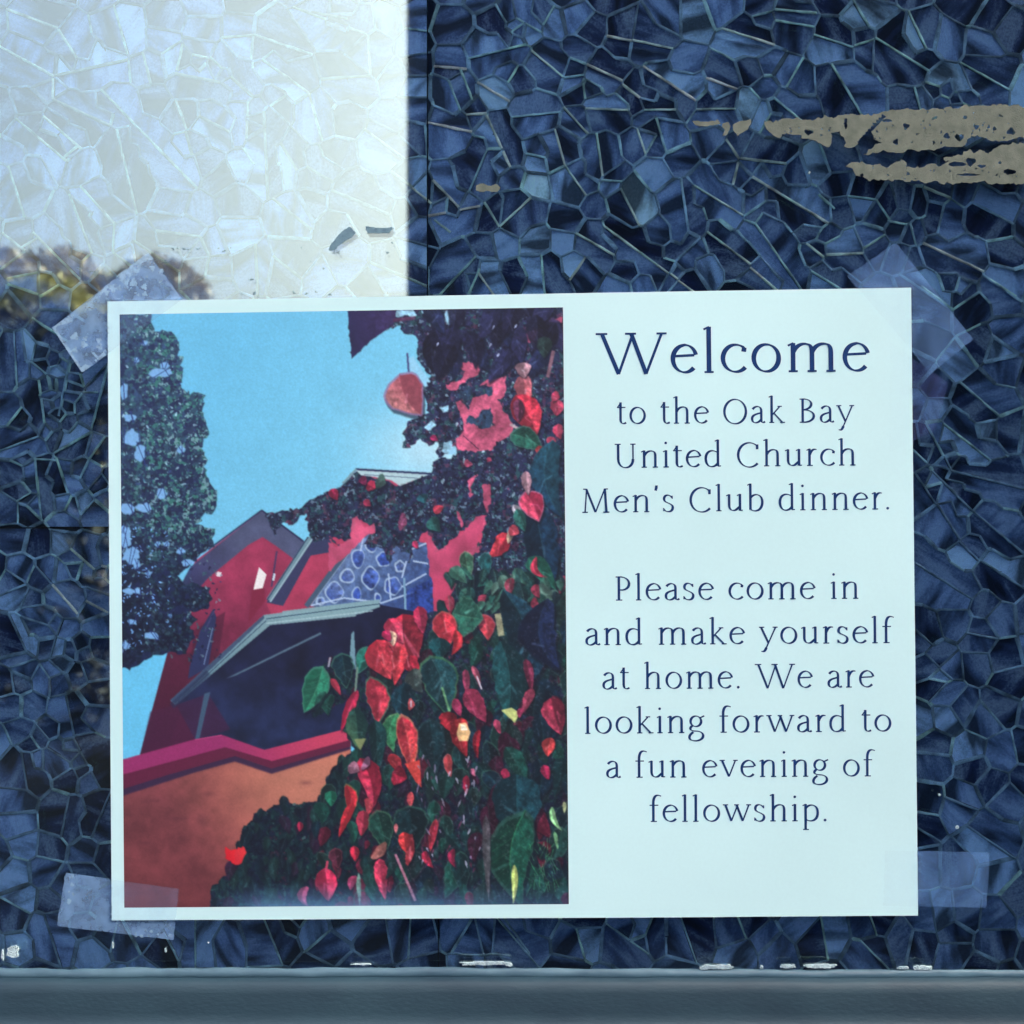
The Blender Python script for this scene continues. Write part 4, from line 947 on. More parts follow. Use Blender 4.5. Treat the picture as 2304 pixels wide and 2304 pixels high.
# printed photograph: a fine sheet of ink colours
PC = ((270.7, 708.4), (1266.5, 692.8), (1279.6, 2032), (281.4, 2040.4))
GW, GH = 600, 800
u, v = np.meshgrid((np.arange(GW+1))/GW, (np.arange(GH+1))/GH)
bx, by = bil(PC, u, v)
dd = paper_d(bx, by) + .00003
co = np.stack([(bx-1152)*S, -dd, EYE+(1152-by)*S], -1).reshape(-1, 3).astype(np.float32)
ix = (bx-IX0-.5).clip(0, IW-2); iy = (by-IY0-.5).clip(0, IH-2)
x0 = ix.astype(int); y0 = iy.astype(int); fx = (ix-x0)[..., None]; fy = (iy-y0)[..., None]
samp = (img[y0, x0]*(1-fx)+img[y0, x0+1]*fx)*(1-fy) + (img[y0+1, x0]*(1-fx)+img[y0+1, x0+1]*fx)*fy
ink = (lin(samp)/WHITE*PAPER_ALB).clip(0.002, .95).reshape(-1, 3)
me = bpy.data.meshes.new('printed_photo')
me.vertices.add(len(co)); me.vertices.foreach_set('co', co.ravel())
idx = np.arange((GW+1)*(GH+1)).reshape(GH+1, GW+1)
q = np.stack([idx[:-1, :-1], idx[1:, :-1], idx[1:, 1:], idx[:-1, 1:]], -1).reshape(-1, 4)
me.loops.add(q.size); me.loops.foreach_set('vertex_index', q.ravel().astype(np.int32))
me.polygons.add(len(q)); me.polygons.foreach_set('loop_start', np.arange(0, q.size, 4, dtype=np.int32))
me.polygons.foreach_set('use_smooth', np.ones(len(q), bool))
me.update(calc_edges=True)
a = me.color_attributes.new('ink', 'FLOAT_COLOR', 'POINT')
c4 = np.ones((len(co), 4), np.float32); c4[:, :3] = ink; a.data.foreach_set('color', c4.ravel())
me.validate()
pic = sign_child(link('printed_photo', me, M_print, sign))
pic['label'] = 'print of a red church with creeper, a tree and red and green leaves'

# ---------------------------------------------------------------- lettering: a light old-style serif drawn with a broad nib
def arc(cx, cy, rx, ry, a0, a1, n=None):
    n = n or max(6, int(abs(a1-a0)/9))
    return [(cx + rx*math.cos(math.radians(a0+(a1-a0)*k/n)), cy + ry*math.sin(math.radians(a0+(a1-a0)*k/n))) for k in range(n+1)]
def bez(p0, p1, p2, p3, n=12):
    return [tuple((1-t)**3*a + 3*(1-t)**2*t*b + 3*(1-t)*t*t*c + t**3*d for a, b, c, d in zip(p0, p1, p2, p3)) for t in [k/n for k in range(n+1)]]
def ser(x, y, l=.15, r=.15): return ('s', [(x-l, y), (x+r, y)])
def flag(x, top): return ('s', [(x-.17, top-.09), (x+.015, top-.005)])
AS, CP = 1.56, 1.36
def stem(x, y0, y1): return ('n', [(x, y0), (x, y1)])
def arch(x0, x1, foot=0.0): return [('n', bez((x0, .66), (x0+.10, .90), (x1-.30, 1.0), (x1-.10, .92)) + bez((x1-.10, .92), (x1-.02, .86), (x1, .78), (x1, .62), 6)[1:] + [(x1, foot)])]
def dot(x, y, r=.085): return ('d', arc(x, y, r, r, 0, 360, 14))
GL = {
 'o': ([('n', arc(.52, .48, .41, .46, 75, 435, 40))], 1.04),
 'e': ([('t', [(.13, .57), (.80, .60)]), ('n', arc(.49, .52, .37, .43, 12, 90) + arc(.49, .48, .39, .46, 90, 318)[1:])], .92),
 'c': ([('n', [(.80, .80)] + arc(.52, .48, .42, .46, 55, 318)), ('n', [(.78, .70), (.80, .84)])], .88),
 'l': ([stem(.24, .02, AS), flag(.24, AS), ser(.24, .02)], .48),
 'm': ([stem(.24, .02, .98), flag(.24, .98), ser(.24, .02), *arch(.24, .86, .02), ser(.86, .02), *arch(.86, 1.48, .02), ser(1.48, .02)], 1.72),
 'n': ([stem(.24, .02, .98), flag(.24, .98), ser(.24, .02), *arch(.24, .87, .02), ser(.87, .02)], 1.11),
 'h': ([stem(.24, .02, AS), flag(.24, AS), ser(.24, .02), *arch(.24, .87, .02), ser(.87, .02)], 1.11),
 'u': ([flag(.22, .96), ('n', [(.22, .96), (.22, .35)] + bez((.22, .35), (.22, .05), (.42, -.02), (.60, .06))[1:] + [(.84, .26)]), stem(.84, .02, .97), flag(.84, .97), ('s', [(.84, .03), (1.0, .04)])], 1.07),
 'r': ([stem(.24, .02, .98), flag(.24, .98), ser(.24, .02, .15, .18), ('n', bez((.24, .62), (.34, .90), (.46, .98), (.64, .93)))], .68),
 't': ([('n', [(.25, 1.24), (.25, .25)] + bez((.25, .25), (.26, .03), (.38, -.04), (.58, .07), 8)[1:]), ('s', [(.04, .95), (.54, .95)]), ('s', [(.06, .93), (.25, 1.2)])], .60),
 'i': ([stem(.24, .02, .98), flag(.24, .98), ser(.24, .02), dot(.23, 1.40, .075)], .47),
 'a': ([('n', bez((.16, .78), (.26, .98), (.66, 1.04), (.66, .68)) + [(.66, .18)] + bez((.66, .18), (.67, .0), (.76, -.01), (.88, .07), 6)[1:]), ('n', bez((.66, .58), (.44, .52), (.12, .48), (.12, .24)) + bez((.12, .24), (.12, -.04), (.44, -.08), (.66, .20))[1:])], .90),
 'k': ([stem(.24, .02, AS), flag(.24, AS), ser(.24, .02), ('t', [(.26, .44), (.70, .92)]), ser(.72, .94, .14, .12), ('n', [(.38, .54), (.86, .03)]), ser(.88, .02, .14, .14)], 1.02),
 'O': ([('n', arc(.74, .66, .63, .70, 75, 435, 48))], 1.48),
 'B': ([stem(.26, .02, CP), ser(.24, .02, .16, .1), ser(.24, CP-.01, .16, .1), ('n', bez((.2, CP-.01), (.92, CP+.06), (.96, .78), (.28, .73))), ('n', bez((.28, .73), (1.16, .76), (1.12, -.04), (.2, .02)))], 1.08),
 'y': ([('n', [(.12, .94), (.52, .06)]), ('t', [(.92, .94), (.50, .0), (.36, -.32)]), ('n', bez((.40, -.22), (.32, -.46), (.22, -.46), (.12, -.42))), ser(.13, .955, .14, .16), ser(.91, .955, .15, .13)], 1.02),
 'U': ([ser(.22, CP-.01, .17, .17), ('n', [(.24, CP), (.24, .5)] + bez((.24, .5), (.24, -.16), (1.08, -.16), (1.08, .5))[1:] ), ('t', [(1.08, .48), (1.08, CP)]), ser(1.08, CP-.01, .15, .15)], 1.34),
 'd': ([stem(.80, .04, AS), flag(.80, AS), ('s', [(.80, .03), (.97, .05)]), ('n', bez((.80, .80), (.52, 1.04), (.10, .94), (.11, .46)) + bez((.11, .46), (.12, -.08), (.60, -.10), (.80, .22))[1:])], 1.05),
 'C': ([('n', [(1.20, 1.13)] + arc(.76, .66, .64, .70, 48, 316)), ('n', [(1.20, .98), (1.20, 1.26)])], 1.36),
 'M': ([('t', [(.24, .02), (.34, CP)]), ('n', [(.32, CP), (.84, .02)]), ('t', [(.84, .02), (1.38, CP)]), ('n', [(1.38, CP), (1.46, .02)]), ser(.24, .02, .16, .16), ser(1.46, .02, .17, .17), ser(.28, CP-.01, .14, .05), ser(1.42, CP-.01, .06, .14)], 1.72),
 "'": ([('n', [(.20, 1.50), (.15, 1.22)]), ('n', [(.20, 1.52), (.19, 1.34)])], .36),
 's': ([('n', bez((.60, .80), (.42, 1.06), (.10, .96), (.14, .70)) + bez((.14, .70), (.18, .48), (.64, .50), (.63, .24))[1:] + bez((.63, .24), (.62, -.06), (.22, -.06), (.11, .16))[1:]), ('s', [(.60, .92), (.61, .74)]), ('s', [(.11, .04), (.105, .22)])], .76),
 'b': ([stem(.24, .06, AS), flag(.24, AS), ('n', bez((.24, .74), (.46, 1.04), (.92, .98), (.92, .50)) + bez((.92, .50), (.92, -.06), (.42, -.10), (.24, .10))[1:])], 1.04),
 'p': ([stem(.24, -.48, .98), flag(.24, .98), ser(.24, -.48, .15, .18), ('n', bez((.24, .74), (.46, 1.04), (.92, .98), (.92, .50)) + bez((.92, .50), (.92, -.06), (.42, -.06), (.24, .12))[1:])], 1.04),
 'P': ([stem(.26, .02, CP), ser(.26, .02, .17, .19), ser(.24, CP-.01, .16, .1), ('n', bez((.2, CP-.01), (1.04, CP+.08), (1.02, .52), (.32, .60)))], 1.0),
 'f': ([('n', [(.26, .02), (.26, 1.10)] + bez((.26, 1.10), (.27, 1.48), (.44, 1.60), (.70, 1.47), 10)[1:]), ser(.26, .02, .15, .20), ('s', [(.05, .95), (.54, .95)])], .62),
 'g': ([('n', arc(.44, .66, .30, .30, 80, 440, 28)), ('t', [(.68, .86), (.92, .97)]), ('n', bez((.26, .42), (.02, .26), (.12, .10), (.44, .10)) + bez((.44, .10), (.98, .10), (.98, -.42), (.46, -.46))[1:] + bez((.46, -.46), (-.06, -.48), (.0, -.12), (.30, .04))[1:])], .95),
 'w': ([ser(.12, .955, .14, .16), ('n', [(.13, .94), (.46, .03)]), ('t', [(.46, .03), (.80, .90)]), ('n', [(.76, .94), (1.10, .03)]), ('t', [(1.10, .03), (1.44, .94)]), ser(.76, .955, .14, .12), ser(1.44, .955, .14, .13)], 1.54),
 'v': ([ser(.12, .955, .14, .16), ('n', [(.13, .94), (.52, .03)]), ('t', [(.52, .03), (.88, .94)]), ser(.90, .955, .14, .12)], 1.02),
 'W': ([ser(.16, CP-.01, .18, .20), ('n', [(.18, CP), (.72, -.02)]), ('t', [(.72, -.02), (1.20, CP)]), ('n', [(1.14, CP), (1.62, -.02)]), ('t', [(1.62, -.02), (2.14, CP)]), ser(1.14, CP-.01, .20, .16), ser(2.14, CP-.01, .17, .16)], 2.28),
 '.': ([dot(.16, .055, .08)], .36),
 ' ': ([], .52),
}
def stroke_quad(kind, pts, wt):
    """variable width band: broad nib held at about 18 degrees"""
    out = []
    n = len(pts); closed = math.hypot(pts[0][0]-pts[-1][0], pts[0][1]-pts[-1][1]) < 1e-6
    for i, (x, y) in enumerate(pts):
        a = pts[i-1] if i > 0 else (pts[-2] if closed else pts[0]); b = pts[i+1] if i < n-1 else (pts[1] if closed else pts[-1])
        dx, dy = b[0]-a[0], b[1]-a[1]; L = math.hypot(dx, dy) or 1; dx /= L; dy /= L
        if kind == 'n':
            w = wt*(.36 + .64*abs(math.sin(math.atan2(dy, dx) - math.radians(162)))**1.3)
        elif kind == 't': w = wt*.55
        else: w = wt*.42
        out.append(((x - dy*w/2, y + dx*w/2), (x + dy*w/2, y - dx*w/2)))
    return out
def text_line(txt, xa, ya, xb, yb, xh, wt, gaps=.13):
    adv = 0; place = []
    for ch in txt:
        place.append((ch, adv)); adv += GL[ch][1] + gaps
    adv -= gaps
    first = .05; width = adv - .10
    L = math.hypot(xb-xa, yb-ya); ex = ((xb-xa)/L, (yb-ya)/L); sx = L/width/xh       # advance widths fitted to the line
    V = []; F = []
    def T(gx, gy, ox):
        X = (ox + gx - first)*sx*xh; Y = gy*xh
        return (xa + ex[0]*X + ex[1]*Y, ya + ex[1]*X - ex[0]*Y)
    for ch, ox in place:
        for k, (kind, pts) in enumerate(GL[ch][0]):
            lift = .00003 + .000012*(k+1)
            if kind == 'd':
                n0 = len(V); V += [pp(*T(x, y, ox), lift) for x, y in pts[:-1]]
                F.append(tuple(range(n0, n0+len(pts)-1)))
            else:
                q = stroke_quad(kind, pts, wt); n0 = len(V)
                for l, r in q: V.append(pp(*T(*l, ox), lift)); V.append(pp(*T(*r, ox), lift))
                F += [(n0+2*i, n0+2*i+1, n0+2*i+3, n0+2*i+2) for i in range(len(q)-1)]
    o = sign_child(mesh('lettering', V, F, M_ink, sign)); o['label'] = 'printed words ' + txt; return o
for args in (
    ("Welcome", 1345.5, 842.0, 1952.6, 835.4, 66, .16, .12),
    ("to the Oak Bay", 1388, 954.5, 1918, 950.3, 39, .15),
    ("United Church", 1383, 1053, 1925, 1047, 39, .15),
    ("Men's Club dinner.", 1308.6, 1153.6, 2001.7, 1145.6, 39, .15),
    ("Please come in", 1383.8, 1350.6, 1931.4, 1346.4, 39, .15),
    ("and make yourself", 1316.7, 1451, 2004.5, 1446, 39, .15),
    ("at home. We are", 1355, 1550, 1964, 1545.3, 39, .15),
    ("looking forward to", 1314.6, 1649.7, 2003.5, 1644.4, 39, .15),
    ("a fun evening of", 1363.4, 1748.6, 1962, 1745.2, 39, .15),
    ("fellowship.", 1461, 1847.4, 1860.9, 1845.8, 39, .15)):
    text_line(*args)
# ---------------------------------------------------------------- pieces of tape over the corners
M_tapeA = tape_mat('frosted_tape', (0.34, 0.60, 1.0), .26, .44, 160, milk=True)
M_tapeB = tape_mat('dim_frosted_tape', (0.22, 0.46, 0.95), .14, .30, 110, milk=True)  # same tape made fainter and bluer: edge darkening put into its colour
M_tapeC = tape_mat('old_thin_tape', (0.26, 0.36, 1.0), .04, .10, 110, milk=True)
M_air = tape_mat('trapped_air', (0.46, 0.72, 0.95), .2, .5, 420, .35, .55)

def in_paper(px, py):
    """signed distance inside the sheet, photograph pixels"""
    l = px - (243.3 + (py-679)*9.7/1390); r = (2048.5 + (py-648)*15.5/1410) - px
    t = py - (679 - (px-243)*31/1805); b = (2069 - (px-253)*10.5/1811) - py
    return min(l, r, t, b)
def tape_d(px, py):
    k = min(max((in_paper(px, py)+7)/8, 0), 1); k = k*k*(3-2*k)
    return .00028*(1-k) + (float(paper_d(px, py))+.00016)*k
def tape(name, quad, mat, label, nu=44, nv=26, jag=1.2, extra=0.0, seed=1):
    r = random.Random(seed); V = []; F = []
    ends = [[r.uniform(-jag, jag) for _ in range(nv+1)] for _ in range(2)]
    for j in range(nv+1):
        for i in range(nu+1):
            x, y = bil(quad, i/nu, j/nv)
            if i in (0, nu):
                (ax, ay), (bx, by) = quad[0], quad[1]; L = math.hypot(bx-ax, by-ay); e = ends[0 if i == 0 else 1][j]
                x += (bx-ax)/L*e; y += (by-ay)/L*e
            V.append(P(x, y, tape_d(x, y)+extra+.00003*math.sin(i*.7+seed)*math.sin(j*.9)))
    for j in range(nv):
        for i in range(nu):
            a = j*(nu+1)+i; F.append((a, a+nu+1, a+nu+2, a+1))
    o = mesh(name, V, F, mat, None, True)
    milk = []
    for j in range(nv+1):
        for i in range(nu+1):
            x, y = bil(quad, i/nu, j/nv); milk.append((.28 if mat is M_tapeA else .12) if in_paper(x, y) > -2 else 1.0)
    at = o.data.attributes.new('milk', 'FLOAT', 'POINT'); at.data.foreach_set('value', milk)
    tag(o, label, 'tape', 'pieces of clear tape holding the sign')
    return o

def mask_mesh(name, inside, x0, y0, x1, y1, cell, dfun, thick, mat, parent=None):
    """raised flat flake: cells of a mask, with side walls down to the surface"""
    V = []; F = []; idx = {}
    nx, ny = int((x1-x0)/cell), int((y1-y0)/cell)
    M = [[inside(x0+(i+.5)*cell, y0+(j+.5)*cell) for i in range(nx)] for j in range(ny)]
    if not any(any(r) for r in M): return None
    def vid(i, j, top):
        k = (i, j, top)
        if k not in idx:
            h = ((i*73856093) ^ (j*19349663)) % 997 / 997.0; h2 = ((i*83492791) ^ (j*2971215)) % 991 / 991.0
            x = x0+(i+(h-.5)*.75)*cell; y = y0+(j+(h2-.5)*.75)*cell
            idx[k] = len(V); V.append(P(x, y, dfun(x, y) + (thick*(.75+.5*h) if top else 0)))
        return idx[k]
    g = lambda i, j: 0 <= i < nx and 0 <= j < ny and M[j][i]
    for j in range(ny):
        for i in range(nx):
            if not M[j][i]: continue
            F.append((vid(i, j, 1), vid(i, j+1, 1), vid(i+1, j+1, 1), vid(i+1, j, 1)))
            if thick > 0:
                if not g(i-1, j): F.append((vid(i, j, 0), vid(i, j+1, 0), vid(i, j+1, 1), vid(i, j, 1)))
                if not g(i+1, j): F.append((vid(i+1, j+1, 0), vid(i+1, j, 0), vid(i+1, j, 1), vid(i+1, j+1, 1)))
                if not g(i, j-1): F.append((vid(i+1, j, 0), vid(i, j, 0), vid(i, j, 1), vid(i+1, j, 1)))
                if not g(i, j+1): F.append((vid(i, j+1, 0), vid(i+1, j+1, 0), vid(i+1, j+1, 1), vid(i, j+1, 1)))
    return mesh(name, V, F, mat, parent)
def pip(pts):
    n = len(pts)
    def f(x, y):
        c = False
        for i in range(n):
            ax, ay = pts[i]; bx, by = pts[(i+1) % n]
            if (ay > y) != (by > y) and x < ax + (y-ay)/(by-ay)*(bx-ax): c = not c
        return c
    return f
def bounds(pts, m=3): xs = [p[0] for p in pts]; ys = [p[1] for p in pts]; return min(xs)-m, min(ys)-m, max(xs)+m, max(ys)+m

t1 = tape('clear_tape', ((188, 837), (118, 738), (334, 569), (411, 675))[1:] + ((188, 837),), M_tapeA, 'clear tape with white air bubbles, slanting over the top left corner of the sign', seed=1)
t2 = tape('clear_tape', ((148, 1963), (405, 1998), (390, 2114), (129, 2083)), M_tapeA, 'clear tape across the bottom left corner of the sign, over the printed orange wall', seed=2)
t3 = tape('clear_tape', ((2015, 546), (2189, 763), (2093, 841), (1905, 622)), M_tapeB, 'blue-looking clear tape slanting over the top right corner of the sign', seed=3)
t4 = tape('clear_tape', ((1990, 1912), (2226, 1918), (2219, 2042), (1985, 2036)), M_tapeB, 'clear tape sticking out level at the bottom right corner of the sign', seed=4)
t5 = tape('clear_tape', ((2000, 770), (2133, 862), (2104, 968), (2000, 1018)), M_tapeC, 'faint older tape on the glass just below the top right corner tape', seed=5)
ZT = lambda t: Z(80, 480, .20704, t)
blobs = [(80+.207*x, 480+.207*y, .207*r) for x, y, r in ((1270,600,30),(1070,760,42),(1185,800,30),(845,810,46),(915,815,28),(980,800,30),(780,862,28),(1355,740,20),(1190,880,26),(1035,830,17),(1145,725,14),(1215,690,14),(1090,870,13),(610,990,42),(680,940,22),(560,1040,24),(590,1050,18),(430,1340,40),(545,1360,24),(530,1430,34),(690,1380,28),(700,1450,30),(430,1490,30),(560,1535,14),(1370,640,30),(1190,870,16),(660,1600,12),(1120,890,16))]
polys = [pip(ZT(t)) for t in ("870,690 1225,430 1290,500 1160,540 1130,640 1030,690 1000,800 930,740", "190,1240 400,1095 425,1100 400,1190 250,1220 210,1260", "590,1500 640,1510 690,1560 770,1470 780,1535 690,1595 640,1550", "480,1690 520,1725 610,1660 540,1640", "560,985 620,930 760,800 830,740 800,800 740,860 690,930 620,960", "185,1245 215,1240 380,1480 525,1725 500,1720 300,1420")]
def air(x, y):
    if in_paper(x, y) > 2: return False
    for a, b, r in blobs:
        if (x-a)**2 + (y-b)**2 < (r*(1+.25*math.sin(3*math.atan2(y-b, x-a)+a)))**2: return True
    return any(p(x, y) for p in polys)
o = mask_mesh('air_bubbles', air, 115, 566, 415, 840, 1.5, lambda x, y: tape_d(x, y)+.00006, 0, M_air, t1); o['kind'] = 'stuff'
for t, qs in ((t2, ((152,1968,14,108),(250,2060,60,40),(300,2098,90,14))),):
    rr = random.Random(int(qs[0][0])); n2 = [(rr.uniform(q[0], q[0]+q[2]), rr.uniform(q[1]-q[3]*.4, q[1]+q[3]*.6), rr.uniform(1.5, 5)) for q in qs for _ in range(9)]
    f = lambda x, y, n2=n2: any((x-a)**2+(y-b)**2 < r*r for a, b, r in n2) and in_paper(x, y) < 0
    qx = [a for a, _, _ in n2]; qy = [b for _, b, _ in n2]
    o = mask_mesh('air_bubbles', f, min(qx)-6, min(qy)-6, max(qx)+6, max(qy)+6, 1.5, lambda x, y: tape_d(x, y)+.00007, 0, M_air, t)
    if o: o['kind'] = 'stuff'

# ---------------------------------------------------------------- left-over adhesive, scraps and flecks stuck on the glass
ZR = lambda t: Z(1504, 0, .4141, t)
def ragged(pts, amp, step, seed): return rough(pts, amp, step, seed)
hr = random.Random(12)
def strip(name, outline, holes, label, seed, amp=2.4, cat='adhesive strip', mat=None, grp='strips of old adhesive on the glass', thick=.00022):
    pts = ragged(outline, amp, 7, seed); f0 = pip(pts)
    f = lambda x, y: f0(x, y) and not any(((x-a)/rx)**2 + ((y-b)/ry)**2 < 1 + .35*math.sin(3*math.atan2(y-b, x-a)+a) for a, b, rx, ry in holes)
    o = mask_mesh(name, f, *bounds(pts), 1.7, lambda x, y: .00005, thick, mat or M_resid)
    tag(o, label, cat, grp); return o
def holes_in(x0, y0, x1, y1, n, r0=1.6, r1=4.5): return [(hr.uniform(x0, x1), hr.uniform(y0, y1), hr.uniform(r0, r1), hr.uniform(r0, r1)) for _ in range(n)]
hz = lambda L: [(1504+.4141*a, .4141*b, .4141*c, .4141*d) for a, b, c, d in L]
strip('adhesive_strip', ZR("515,655 600,665 690,640 760,655 960,625 1100,628 1180,600 1400,592 1600,580 1800,572 1900,570 1935,600 2100,590 2100,760 1932,745 1850,765 1760,768 1700,750 1650,738 1600,790 1500,800 1400,820 1300,812 1240,830 1180,815 1130,835 1060,840 1100,800 1150,780 1090,730 1040,770 1010,800 960,800 950,750 930,715 890,720 880,795 840,800 790,775 760,760 730,755 700,735 640,730 600,745 560,735 525,690"),
      hz([(962,672,9,30),(760,720,24,14),(1290,688,16,16),(1580,748,24,18),(1235,772,14,16),(1510,738,16,16),(1670,690,14,12),(1860,715,22,18),(1770,700,10,10),(1610,640,10,9),(1180,655,26,8),(1740,690,8,8),(1450,640,8,8),(1440,775,7,10),(1800,630,8,7)]) + [(1504+.4141*(1040+i*14), .4141*(770-i*15), 5, 5) for i in range(10)] + holes_in(1960, 250, 2290, 325, 46, 1, 2.6) + holes_in(1740, 275, 1900, 320, 14, 1, 2.5),
      'long beige strip of pitted old adhesive near the top right, the upper one', 21)
strip('adhesive_strip', ZR("970,905 1000,890 1040,880 1090,895 1130,885 1190,915 1220,880 1270,862 1310,905 1370,915 1420,892 1470,905 1520,880 1490,860 1600,835 1750,825 1800,790 1932,780 2100,785 2100,1010 1932,1002 1800,1000 1700,985 1600,998 1400,990 1250,985 1100,975 1020,950"),
      hz([(1560,892,50,12),(1640,880,26,22),(1850,935,36,14),(1300,945,10,8),(1050,955,9,12),(1620,950,60,6),(1700,905,20,9),(1800,885,8,8)]) + holes_in(1960, 370, 2290, 405, 26, 1, 2.4),
      'shorter beige strip of pitted adhesive below the long one at the top right', 22)
strip('adhesive_scrap', ZR("355,672 400,655 448,652 440,690 410,715 375,740 358,700"), [], 'small beige adhesive scrap, nearest to the left tip of the long strip', 23, 1.4, 'adhesive scrap', grp='scraps of old adhesive')
strip('adhesive_scrap', ZR("295,672 325,665 338,690 318,735 292,738 310,710 288,690"), [], 'curled narrow beige adhesive scrap left of the bigger scrap at the long strip', 24, 1, 'adhesive scrap', grp='scraps of old adhesive')
strip('adhesive_scrap', ZR("130,660 190,658 215,662 270,655 285,672 240,680 190,688 140,680"), [], 'thin level beige adhesive smear farthest left of the long strip', 25, 1.2, 'adhesive scrap', grp='scraps of old adhesive')
strip('adhesive_scrap', Z(900, 0, .4141, "412,1010 440,998 490,1010 520,1002 548,1020 530,1040 450,1042 415,1035"), [], 'lone beige adhesive crumb above the middle of the sign', 26, 1, 'adhesive scrap', grp='scraps of old adhesive')
strip('tape_scrap', Z(0, 0, .5176, "1430,1088 1440,1060 1488,1005 1520,985 1546,1012 1530,1030 1480,1062 1450,1090"), [], 'slanting blue-grey tape scrap in the bright reflection above the sign', 27, .5, 'tape scrap', M_grime, 'grey tape scraps in the bright reflection', .00015)
strip('tape_scrap', Z(0, 0, .5176, "1590,985 1640,990 1716,990 1690,1012 1596,1014"), [], 'level blue-grey tape scrap right of the slanting one, by the bright edge', 28, .5, 'tape scrap', M_grime, 'grey tape scraps in the bright reflection', .00015)
sp = random.Random(31); specks = []
for x, y, n, sx, sy in ((755,1083,5,6,5),(785,1080,6,20,4),(815,1082,5,14,3),(862,1082,3,7,4),(952,1077,3,5,3),(975,1090,3,7,5),(1005,1080,2,4,3),(1465,1095,8,16,8),(1310,1075,2,4,4),(1350,1137,1,2,2),(1410,1168,3,9,3),(1685,1098,4,9,4),(1705,1055,2,3,3),(1742,1128,1,3,2),(1090,1215,5,14,2),(1060,1280,4,12,3),(1105,1276,4,5,6),(1276,1270,5,7,8),(1335,1276,5,10,4),(1372,1270,4,8,4),(1430,1280,5,16,4),(700,1135,12,26,8),(730,1138,3,8,3),(665,568,1,3,2),(1037,787,2,2,3),(760,1295,4,14,4),(350,1165,4,14,8),(402,1185,4,10,8)):
    for _ in range(n): specks.append((.5176*(x+sp.uniform(-sx, sx)), .5176*(y+sp.uniform(-sy, sy)), sp.uniform(1.1, 2.2), sp.uniform(.8, 1.6)))
fs = lambda x, y: any(((x-a)/c)**2 + ((y-b)/d)**2 < 1 for a, b, c, d in specks)
V = []; F = []
for a, b, c, d in specks:
    n0 = len(V); V.append(P(a, b, .0002)); k = 7
    for q in range(k):
        u_ = 2*math.pi*q/k; rr = sp.uniform(.75, 1.35); V.append(P(a+c*math.cos(u_)*rr, b+d*math.sin(u_)*rr, .00006))
    F += [(n0, n0+1+(q+1) % k, n0+1+q) for q in range(k)]
o = mesh('grime_specks', V, F, M_grime); tag(o, 'dark specks of grime scattered on the glass above the sign', 'grime', kind='stuff')

def fleck(cx, cy, w, h, seed, par=window, dd_=.0003):
    r = random.Random(seed); n = 26
    pts = []
    for k in range(n):
        a = 2*math.pi*k/n; s = r.uniform(.7, 1.1); ca, sa = math.cos(a), math.sin(a)
        pts.append((cx + math.copysign(abs(ca)**.6, ca)*w/2*s, cy + math.copysign(abs(sa)**.6, sa)*h/2*s))
    o = mask_mesh('paint_fleck', pip(pts), *bounds(pts), 1.5, lambda x, y: dd_, .0006, M_fleck, par)
    if o: child(o)
for k, (x, y, w, h) in enumerate(((31, 2140, 27, 27), (8, 2147, 5, 26), (815, 2168, 50, 4), (1088, 2166, 112, 8), (1145, 2169, 16, 8), (1612, 2174, 76, 9), (1583, 2176, 18, 8), (1713, 2175, 8, 7), (1773, 2173, 34, 8), (1845, 2172, 72, 9), (2030, 2176, 26, 5), (2073, 2176, 44, 10), (255, 2125, 3, 14), (374, 2136, 4, 10), (470, 2120, 3, 3), (2113, 1788, 5, 5), (2152, 1860, 7, 6), (1820, 390, 5, 5))):
    fleck(x, y, w, h, 100+k)

# ---------------------------------------------------------------- what the glass mirrors: ground, hedge, trees, neighbouring house
M_ground = noise_mat('dark_asphalt', (0.014, 0.016, 0.02), (0.03, 0.033, 0.04), 1.2, 1.0, spec=.05)
o = mesh('ground', [(-150, -150, 0), (150, -150, 0), (150, 60, 0), (-150, 60, 0)], [(0, 1, 2, 3)], M_ground); o['kind'] = 'structure'
def leaf_cloud(name, blobs_, n, size, mat, parent=None, seed=1):
    r = np.random.RandomState(seed); V = []; F = []
    tot = sum(b[3]*b[4]*b[5] for b in blobs_)
    for bx, by, bz, rx, ry, rz in blobs_:
        k = int(n*rx*ry*rz/tot)
        d = r.normal(size=(k, 3)); d /= np.linalg.norm(d, axis=1)[:, None]
        rad = r.uniform(.55, 1.0, k)**.6
        p = d*rad[:, None]*np.array([rx, ry, rz]) + np.array([bx, by, bz])
        for q in range(k):
            a = r.normal(size=3); a /= np.linalg.norm(a); b = np.cross(a, r.normal(size=3)); b /= np.linalg.norm(b); s = size*r.uniform(.6, 1.3)
            c = p[q]; n0 = len(V)
            V += [c-a*s, c+b*s*.5, c+a*s, c-b*s*.5]; F.append((n0, n0+1, n0+2, n0+3))
    return mesh(name, V, F, mat, parent)
def leaf_mat(name, c1, c2, sc): return noise_mat(name, c1, c2, sc, .7, detail=3)
M_bark = noise_mat('bark', (0.05, 0.04, 0.03), (0.11, 0.09, 0.07), 12, .9)
def refl(px, py, Y):      # place of something at depth Y behind the photographer that the glass shows at a pixel
    k = (Y+D)*S/D; return ((px-1152)*k, EYE + (1152-py)*k)
